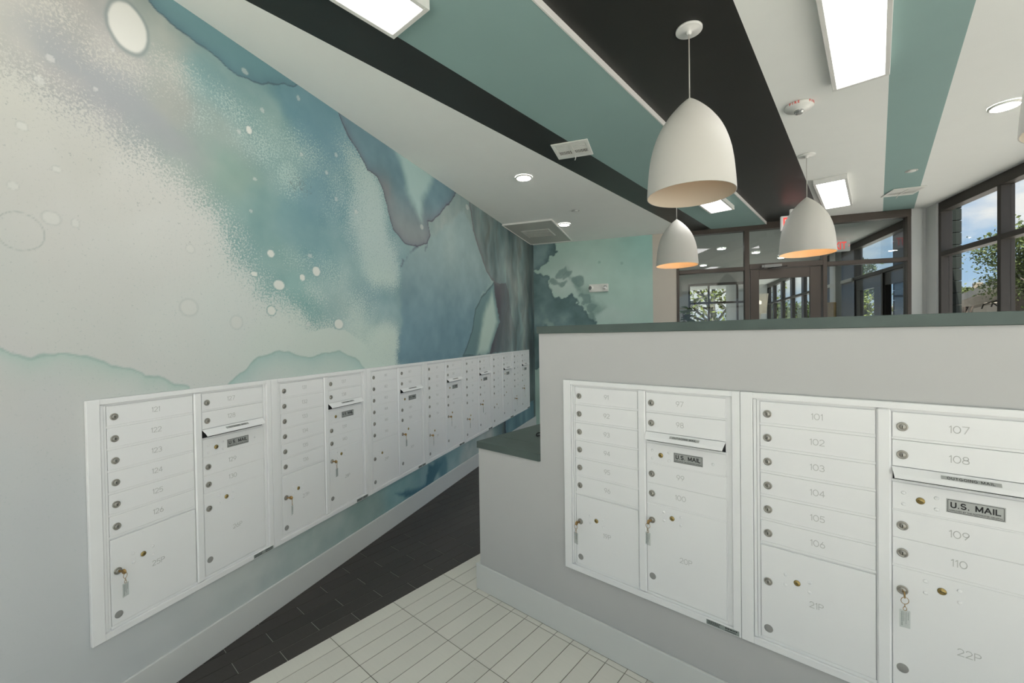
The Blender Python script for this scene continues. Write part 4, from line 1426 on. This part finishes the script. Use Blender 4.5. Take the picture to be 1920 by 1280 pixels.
def mailbox(loc, rotz, label, first, pnum, group):
    t = thing('mailbox_unit', label, 'mailbox', loc, rotz, group)
    put('frame', ME['frame'], t)

    def door(x, v, me, num, nx, nv, lx=.0240, lv=.0450):
        d = put('door', me, t, (x, 0, zz(v)))
        put('lock', ME['lock'], d, (lx, FY, -lv))
        put('number', num_mesh(num), d, (nx - x, FY - .0005, -nv))
        return d

    for k in range(6):
        door(DL, .0312 + .0892 * k, ME['dl'], str(first + k), .2405, .0395)
    rows = [(.0312, ME['dr']), (.1200, ME['d98']), (.3447, ME['d99']), (.4310, ME['d99'])]
    for k, (v, me) in enumerate(rows):
        door(DR_, v, me, str(first + 6 + k), .5835, .0395)
    # parcel compartments
    for x, v, me, num, nv, lv, bv, bx, pv, nx in ((DL, .5717, ME['pl'], '%dP' % pnum, .738, .704, .678, .1796, .882, .2360), (DR_, .5240, ME['prr'], '%dP' % (pnum + 1), .734, .5945, .566, .5473, .8450, .6035)):
        d = put('parcel_door', me, t, (x, 0, zz(v)))
        put('lock', ME['lock'], d, (.0235, FY, v - lv))
        put('brass_lock', ME['brass'], d, (bx - x, FY, v - bv))
        put('plug', ME['plug'], d, (.0235, FY, v - pv))
        put('number', num_mesh(num), d, (nx - x, FY - .0005, v - nv))
        for rx, rv in ((-.0355, -.0185), (-.0355, .0185), (.0370, -.0150), (.0370, .0200)):
            put('rivet', ME['rivet'], d, (bx - x + rx, FY, v - bv - rv))
    # outgoing mail
    d = put('outgoing_door', ME['dm'], t, (DR_, 0, zz(.2537)))
    put('brass_lock', ME['brass'], d, (.5007 - DR_, FY, .2537 - .3016))
    for rx, rv in ((.4622, .2850), (.4622, .3206), (.5358, .2850), (.5358, .3190), (.7132, .3016)):
        put('rivet', ME['rivet'], d, (rx - DR_, FY, .2537 - rv))
    put('plate', ME['plate'], d, (.6157 - DR_, FY, .2537 - .3002))
    put('lettering', ME['usmail'], d, (.6157 - DR_, FY - .0016, .2537 - .2965))
    put('lettering', ME['small'], d, (.6157 - DR_, FY - .0016, .2537 - .3135))
    h = put('hood', ME['hood'], t)
    an = math.atan2(.021, .0175)
    put('label_strip', ME['strip'], h, (.605, -.0225, zz(.2150)), (-an, 0, 0))
    put('lettering', ME['out'], h, (.605, -.0233, zz(.2143)), (-an, 0, 0))
    put('sticker', ME['sticker'], t, (.7458, -.0162, zz(.9452)))
    return t


LEFT = [(121, 25, 'mailbox unit with doors 121 to 130, nearest one on the mural wall'),
        (131, 27, 'mailbox unit with doors 131 to 140, second from the left on the mural wall'),
        (141, 29, 'mailbox unit with doors 141 to 150, third from the left on the mural wall'),
        (151, 31, 'mailbox unit with doors 151 to 160, fourth from the left on the mural wall'),
        (161, 33, 'mailbox unit with doors 161 to 170, fifth from the left on the mural wall'),
        (171, 35, 'mailbox unit with doors 171 to 180, sixth from the left on the mural wall'),
        (181, 37, 'mailbox unit with doors 181 to 190, last one on the mural wall')]
LS = lambda i: .976 + .8153 * i
ZB = .3655
for i, (f0, p0_, lab) in enumerate(LEFT):
    mailbox((XL, LS(i), ZB), PI / 2, lab, f0, p0_, 'white mailbox units on the mural wall')
HX, HY = T2(*(lambda tx: (tx, HW))(-.4834 * CT - 2.1228 * ST))
for i, (f0, p0_, lab) in enumerate(((91, 19, 'mailbox unit with doors 91 to 100 on the grey half wall'), (101, 21, 'mailbox unit with doors 101 to 110 on the grey half wall, right one'))):
    mailbox((HX + .8150 * i * CT, HY - .8150 * i * ST, ZB), -TA, lab, f0, p0_, 'white mailbox units on the half wall')

# keys left in the parcel locks
key_me = MB()
key_me.box(-.0010, .0010, -.016, 0, -.0035, .0035)
key_me.lathe([(.0001, -.0010), (.0105, -.0010), (.0105, .0010), (.0001, .0010)], 18, mat=Matrix.Translation((0, -.023, -.001)) @ Matrix.Rotation(PI / 2, 4, 'Y'))
key_me = key_me.mesh('blade', 'keybrass')
ring = [(.0095 * math.sin(a), -.0285 + .002 * math.sin(a), -.0165 + .0105 * math.cos(a)) for a in [2 * PI * i / 22 for i in range(22)]]
ring_me = MB().tube(ring, .0009, 6, closed=True).mesh('ring', 'keybrass')
ch = MB()
ch.tube([(0, -.0285 + .0020 * math.cos(a), -.0320 + .0048 * math.sin(a)) for a in [2 * PI * i / 12 for i in range(12)]], .0008, 5, closed=True)
ch.tube([(.0042 * math.cos(a), -.0285, -.0415 + .0060 * math.sin(a)) for a in [2 * PI * i / 14 for i in range(14)]], .0009, 5, closed=True)
chain_me = ch.mesh('chain', 'keybrass')
tagb = MB().box(-.0125, .0125, -.0295, -.0275, -.101, -.046, 0, ch=.0008)
rs = random.Random(5)
for q, ln in enumerate((.040, .030, .036, .022)):
    z = -.051
    x = -.0085 + .0050 * q
    while z > -.051 - ln:
        l = rs.uniform(.002, .005); tagb.box(x, x + (.0026 if q == 0 else .0016), -.0298, -.0294, z - l, z, 1); z -= l + .0009
tag_me = tagb.mesh('tag', ['tag', 'sticker'])


def key(loc, rotz, u, v, twist, num):
    c_, s_ = math.cos(rotz), math.sin(rotz)
    x, y = loc[0] + u * c_ + .0152 * s_, loc[1] + u * s_ - .0152 * c_
    t = thing('key', 'brass key with a clear tag hanging in the lock of parcel door %s' % num, 'key', (x, y, ZB + zz(v)), rotz + twist, 'keys left in parcel doors')
    put('blade', key_me, t)
    put('ring', ring_me, t)
    put('chain', chain_me, t)
    put('tag', tag_me, t, label='clear plastic tag with small print')


UL, VL, UR, VR = DL + .0235, .704, DR_ + .0235, .5945
for i, col, tw, num in ((0, 0, .25, '25P'), (1, 0, .5, '27P'), (1, 1, .2, '28P'), (2, 1, .15, '30P'), (3, 0, .4, '31P'), (3, 1, .4, '32P'), (4, 0, .2, '33P'), (4, 1, .2, '34P'), (6, 0, .3, '37P'), (6, 1, .3, '38P')):
    key((XL, LS(i)), PI / 2, UR if col else UL, VR if col else VL, tw, num)
for i, col, tw, num in ((0, 0, -.2, '19P'), (0, 1, -.2, '20P'), (1, 1, .15, '22P')):
    key((HX + .8150 * i * CT, HY - .8150 * i * ST), -TA, UR if col else UL, VR if col else VL, tw, num)

# ================================================================== LOBBY THINGS
t = thing('potted_plant', 'leafy dark green potted plant behind the left glass pane', 'plant', (.62, 11.5, 0))
put('pot', MB().lathe([(.14, 0), (.17, .02), (.21, .42), (.19, .43), (.18, .38), (.001, .38)], 24).mesh('pot', 'pot'), t)
b = MB(); rs = random.Random(12)
stems = []
for k in range(6):
    a = rs.uniform(0, 6.28); h = rs.uniform(1.35, 1.85); r = rs.uniform(.05, .2)
    P = [(0, 0, .38), (r * .3 * math.cos(a), r * .3 * math.sin(a), .8), (r * math.cos(a), r * math.sin(a), .38 + h)]
    stems.append(P); b.tube(P, .009, 6)
put('stem', b.mesh('stem', 'stem'), t)
lf = MB().add([(0, 0, 0), (.065, .07, .018), (.07, .15, .008), (0, .23, -.03), (-.07, .15, .008), (-.065, .07, .018), (0, .11, -.006)], [(0, 1, 6), (1, 2, 6), (2, 3, 6), (3, 4, 6), (4, 5, 6), (5, 0, 6)]).mesh('leaf', 'green')
for P in stems:
    for k in range(20):
        q = rs.uniform(.35, 1.05)
        base = Vector(P[1]).lerp(Vector(P[2]), q)
        put('leaf', lf, t, base, (rs.uniform(-.3, .9), rs.uniform(-.3, .3), rs.uniform(0, 6.28)))
t = thing('floor_lamp', 'floor lamp with a white perforated shade behind the glazed door', 'lamp', (1.97, 10.4, 0))
put('base', MB().lathe([(.15, 0), (.15, .015), (.02, .03), (.001, .03)], 24).mesh('base', 'bronze'), t)
put('pole', MB().tube([(0, 0, .02), (0, 0, 1.98)], .010, 8).mesh('pole', 'plastic'), t)
b = MB()
nr, na = 26, 40
for i in range(nr):
    for j in range(na):
        z0, z1 = 1.96 + .42 * i / nr, 1.96 + .42 * (i + 1) / nr
        rr = lambda z: .115 + .04 * (z - 1.96) / .42
        a0, a1 = 2 * PI * j / na, 2 * PI * (j + 1) / na
        am, dz, da = (a0 + a1) / 2, (z1 - z0) * .22, (a1 - a0) * .22
        o4 = [(a0, z0), (a1, z0), (a1, z1), (a0, z1)]
        zm = (z0 + z1) / 2
        i4 = [(am - da, zm - dz), (am + da, zm - dz), (am + da, zm + dz), (am - da, zm + dz)]
        vs = [(rr(z) * math.cos(a), rr(z) * math.sin(a), z) for a, z in o4 + i4]
        b.add(vs, [(0, 1, 5, 4), (1, 2, 6, 5), (2, 3, 7, 6), (3, 0, 4, 7)])
sh = put('shade', b.mesh('shade', 'lampw'), t)
put('bulb', MB().lathe([(.001, -.04), (.02, -.03), (.026, 0), (.02, .025), (.001, .04)], 12).mesh('bulb', emission('lobby_bulb', (1, .8, .55), 12)), t, (0, 0, 2.2))
t = thing('display_board', 'pale wooden display board standing in the lobby beyond the right pane', 'display board', (2.97, 9.55, 0), -.5)
put('board', MB().box(-.09, .09, -.02, .02, .02, 2.10, ch=.01).mesh('board', 'wood'), t)
put('foot', MB().box(-.11, .11, -.10, .10, 0, .02, ch=.004).mesh('foot', 'bronze'), t)

# ================================================================== OUTDOORS
struct('ground', MB().box(-30, 70, YB - .4, 90, -.32, -.14).mesh('ground', 'ground'), label='pavement outside the windows')
struct('bounce_ground', MB().box(-30, 40, YB - 25, YB - .4, -.32, -.14).mesh('bounce_ground', 'bounce_ground'), label='pale concrete terrace outside the window wall behind the camera')  # added out of view as a bright bounce surface for the sun

# siding return outside the lobby glass
t = thing('siding_column', 'grey sided column standing outside the lobby window', 'column', (3.53, 7.73, -.14))
for k in range(22):
    put('board', MB().box(-.10, .10, -.63, .63, 0, .150, ch=.006).mesh('board', 'siding') if k == 0 else _b0, t, (0, 0, .155 * k))
    if k == 0: _b0 = [c for c in t.children][0].data

# low building across the way (set to the tile directions)
def tf(tx, ty, z=0): x, y = T2(tx, ty); return (x, y, z)


t = thing('low_building', 'low cream building with a broad flat eave across the way', 'building', tf(3.3, 24, -.14), -TA)
put('wall', MB().box(.9, 9, -6.4, 12, 0, 2.9).mesh('wall', 'stucco'), t)
put('roof', MB().add([(-.25, -8, 3.34), (-.25, 12.5, 3.34), (5, 12.5, 4.25), (5, -8, 4.25), (10, -8, 3.34), (10, 12.5, 3.34), (-.25, -8, 3.24), (-.25, 12.5, 3.24), (10, -8, 3.24), (10, 12.5, 3.24)],
                     [(0, 3, 2, 1), (3, 4, 5, 2), (0, 1, 7, 6), (4, 8, 9, 5), (6, 7, 9, 8), (0, 6, 8, 4, 3), (1, 2, 5, 9, 7)]).mesh('roof', 'roof'), t)
put('fascia', MB().box(-.30, -.252, -8.05, 12.5, 3.06, 3.36).box(-.30, 10, -8.1, -8.05, 3.06, 3.36).mesh('fascia', 'fascia'), t)
put('soffit', MB().box(-.25, .9, -8, 12.5, 3.05, 3.10).mesh('soffit', 'fascia'), t)
put('pillar', MB().box(.05, .55, -2.6, -2.1, 0, 3.05, ch=.02).mesh('pillar', 'stone'), t)
put('pillar', MB().box(.05, .55, -7.6, -7.1, 0, 3.05, ch=.02).mesh('pillar', 'stucco'), t)
for k in range(3):
    put('lamp_arm', MB().tube([(.9, 1.0 + 2.2 * k, 2.75), (.70, 1.0 + 2.2 * k, 2.95), (.45, 1.0 + 2.2 * k, 2.85), (.40, 1.0 + 2.2 * k, 2.65)], .03, 6).mesh('lamp_arm', 'slot'), t)
t = thing('far_house', 'distant tan roofed house behind the low building', 'house', tf(7, 46, -.14), -TA)
put('wall', MB().box(-6, 8, -4, 6, 0, 3.5).mesh('wall', 'stucco'), t)
put('roof', MB().add([(-6.5, -4.5, 3.4), (8.5, -4.5, 3.4), (8.5, 6.5, 3.4), (-6.5, 6.5, 3.4), (-2, 1, 4.9), (4, 1, 4.9)], [(0, 1, 5, 4), (1, 2, 5), (2, 3, 4, 5), (3, 0, 4), (0, 3, 2, 1)]).mesh('roof', 'roof'), t)
for k in range(3):
    put('chimney', MB().box(-1.6 + 2.3 * k, -1.1 + 2.3 * k, .2, .7, 4.3, 5.15 + .1 * (k % 2), ch=.03).mesh('chimney', 'roof'), t)


def tree(label, x, y, h, crown, mat, seed, n=2600, sparse=False, ls=.16):
    rs_ = random.Random(seed)
    r_ = np.random.RandomState(seed)
    t = thing('tree', label, 'tree', (x, y, -.14), 0, 'trees outside the windows')
    b = MB()
    b.tube([(0, 0, 0), (.05, .03, h * .3), (0, .08, h * .55), (.1, 0, h * .8)], [.16, .13, .10, .04], 8)
    for k in range(14):
        a = rs_.uniform(0, 6.28); z0 = rs_.uniform(.35, .7) * h
        e_ = Vector((math.cos(a) * crown[0] * .8, math.sin(a) * crown[0] * .8, crown[2] + rs_.uniform(-.5, .7) * crown[1]))
        s_ = Vector((0, 0, z0))
        b.tube([s_, s_.lerp(e_, .5) + Vector((0, 0, .15)), e_], [.06, .035, .012], 5)
        if sparse:
            for q in range(7):
                p = s_.lerp(e_, rs_.uniform(.3, 1)); d = Vector((rs_.uniform(-1, 1), rs_.uniform(-1, 1), rs_.uniform(-.2, 1))) * .7
                b.tube([p, p + d * .5 + Vector((0, 0, .05)), p + d], [.018, .012, .005], 4)
    put('trunk', b.mesh('trunk', 'twig' if sparse else 'bark'), t)
    # leaves gathered in clumps
    nc = 46
    cl_ = r_.normal(size=(nc, 3)); cl_ /= np.linalg.norm(cl_, axis=1)[:, None]
    cl_ *= (r_.rand(nc, 1) ** .4) * .85
    idx = r_.randint(0, nc, n)
    pos = cl_[idx] + r_.normal(size=(n, 3)) * .14
    pos = pos * np.array((crown[0], crown[0], crown[1])) + np.array((0, 0, crown[2]))
    ax = r_.normal(size=(n, 3)); ax /= np.linalg.norm(ax, axis=1)[:, None]
    bx = np.cross(ax, r_.normal(size=(n, 3))); bx /= np.linalg.norm(bx, axis=1)[:, None]
    s_ = ls * (.6 + .8 * r_.rand(n, 1))
    v = np.stack([pos - ax * s_, pos + bx * s_ * .55, pos + ax * s_, pos - bx * s_ * .55], 1).reshape(-1, 3)
    me = bpy.data.meshes.new('foliage')
    me.from_pydata(v.tolist(), [], [(4 * i, 4 * i + 1, 4 * i + 2, 4 * i + 3) for i in range(n)])
    me.materials.append(M[mat])
    f = put('foliage', me, t)
    f['kind'] = 'stuff'
    return t


tree('broad green tree standing close to the low building, filling the right window', 7.45, 11.95, 3.7, (1.12, 1.0, 3.12), 'leaf', 3, 15000, ls=.032)
tree('yellow-green bushy tree behind the right lobby pane, left one', 9.75, 27.4, 3.8, (.95, 1.35, 2.75), 'leafy', 5, 4200, ls=.07)
tree('yellow-green bushy tree behind the right lobby pane, right one', 10.75, 24.2, 3.8, (.85, 1.35, 2.75), 'leafy', 6, 4200, ls=.07)
tree('tall green tree farther back beyond the lobby windows', 12.4, 34.5, 7.2, (1.3, 1.3, 5.0), 'leaf', 8, 3000, ls=.09)
tree('green tree seen through the glazed door', 7.0, 30.0, 3.8, (2.4, 1.4, 2.4), 'leaf', 9, 5200, ls=.09)
tree('small round green tree far off beside the distant house', 18.2, 35.3, 4.1, (.7, .65, 3.8), 'leaf', 10, 1200, ls=.07)
tree('pale thin-leaved tree outside the lobby end window', 1.9, 19.0, 5.2, (2.6, 2.0, 3.2), 'leafy', 14, 1500, True, .07)
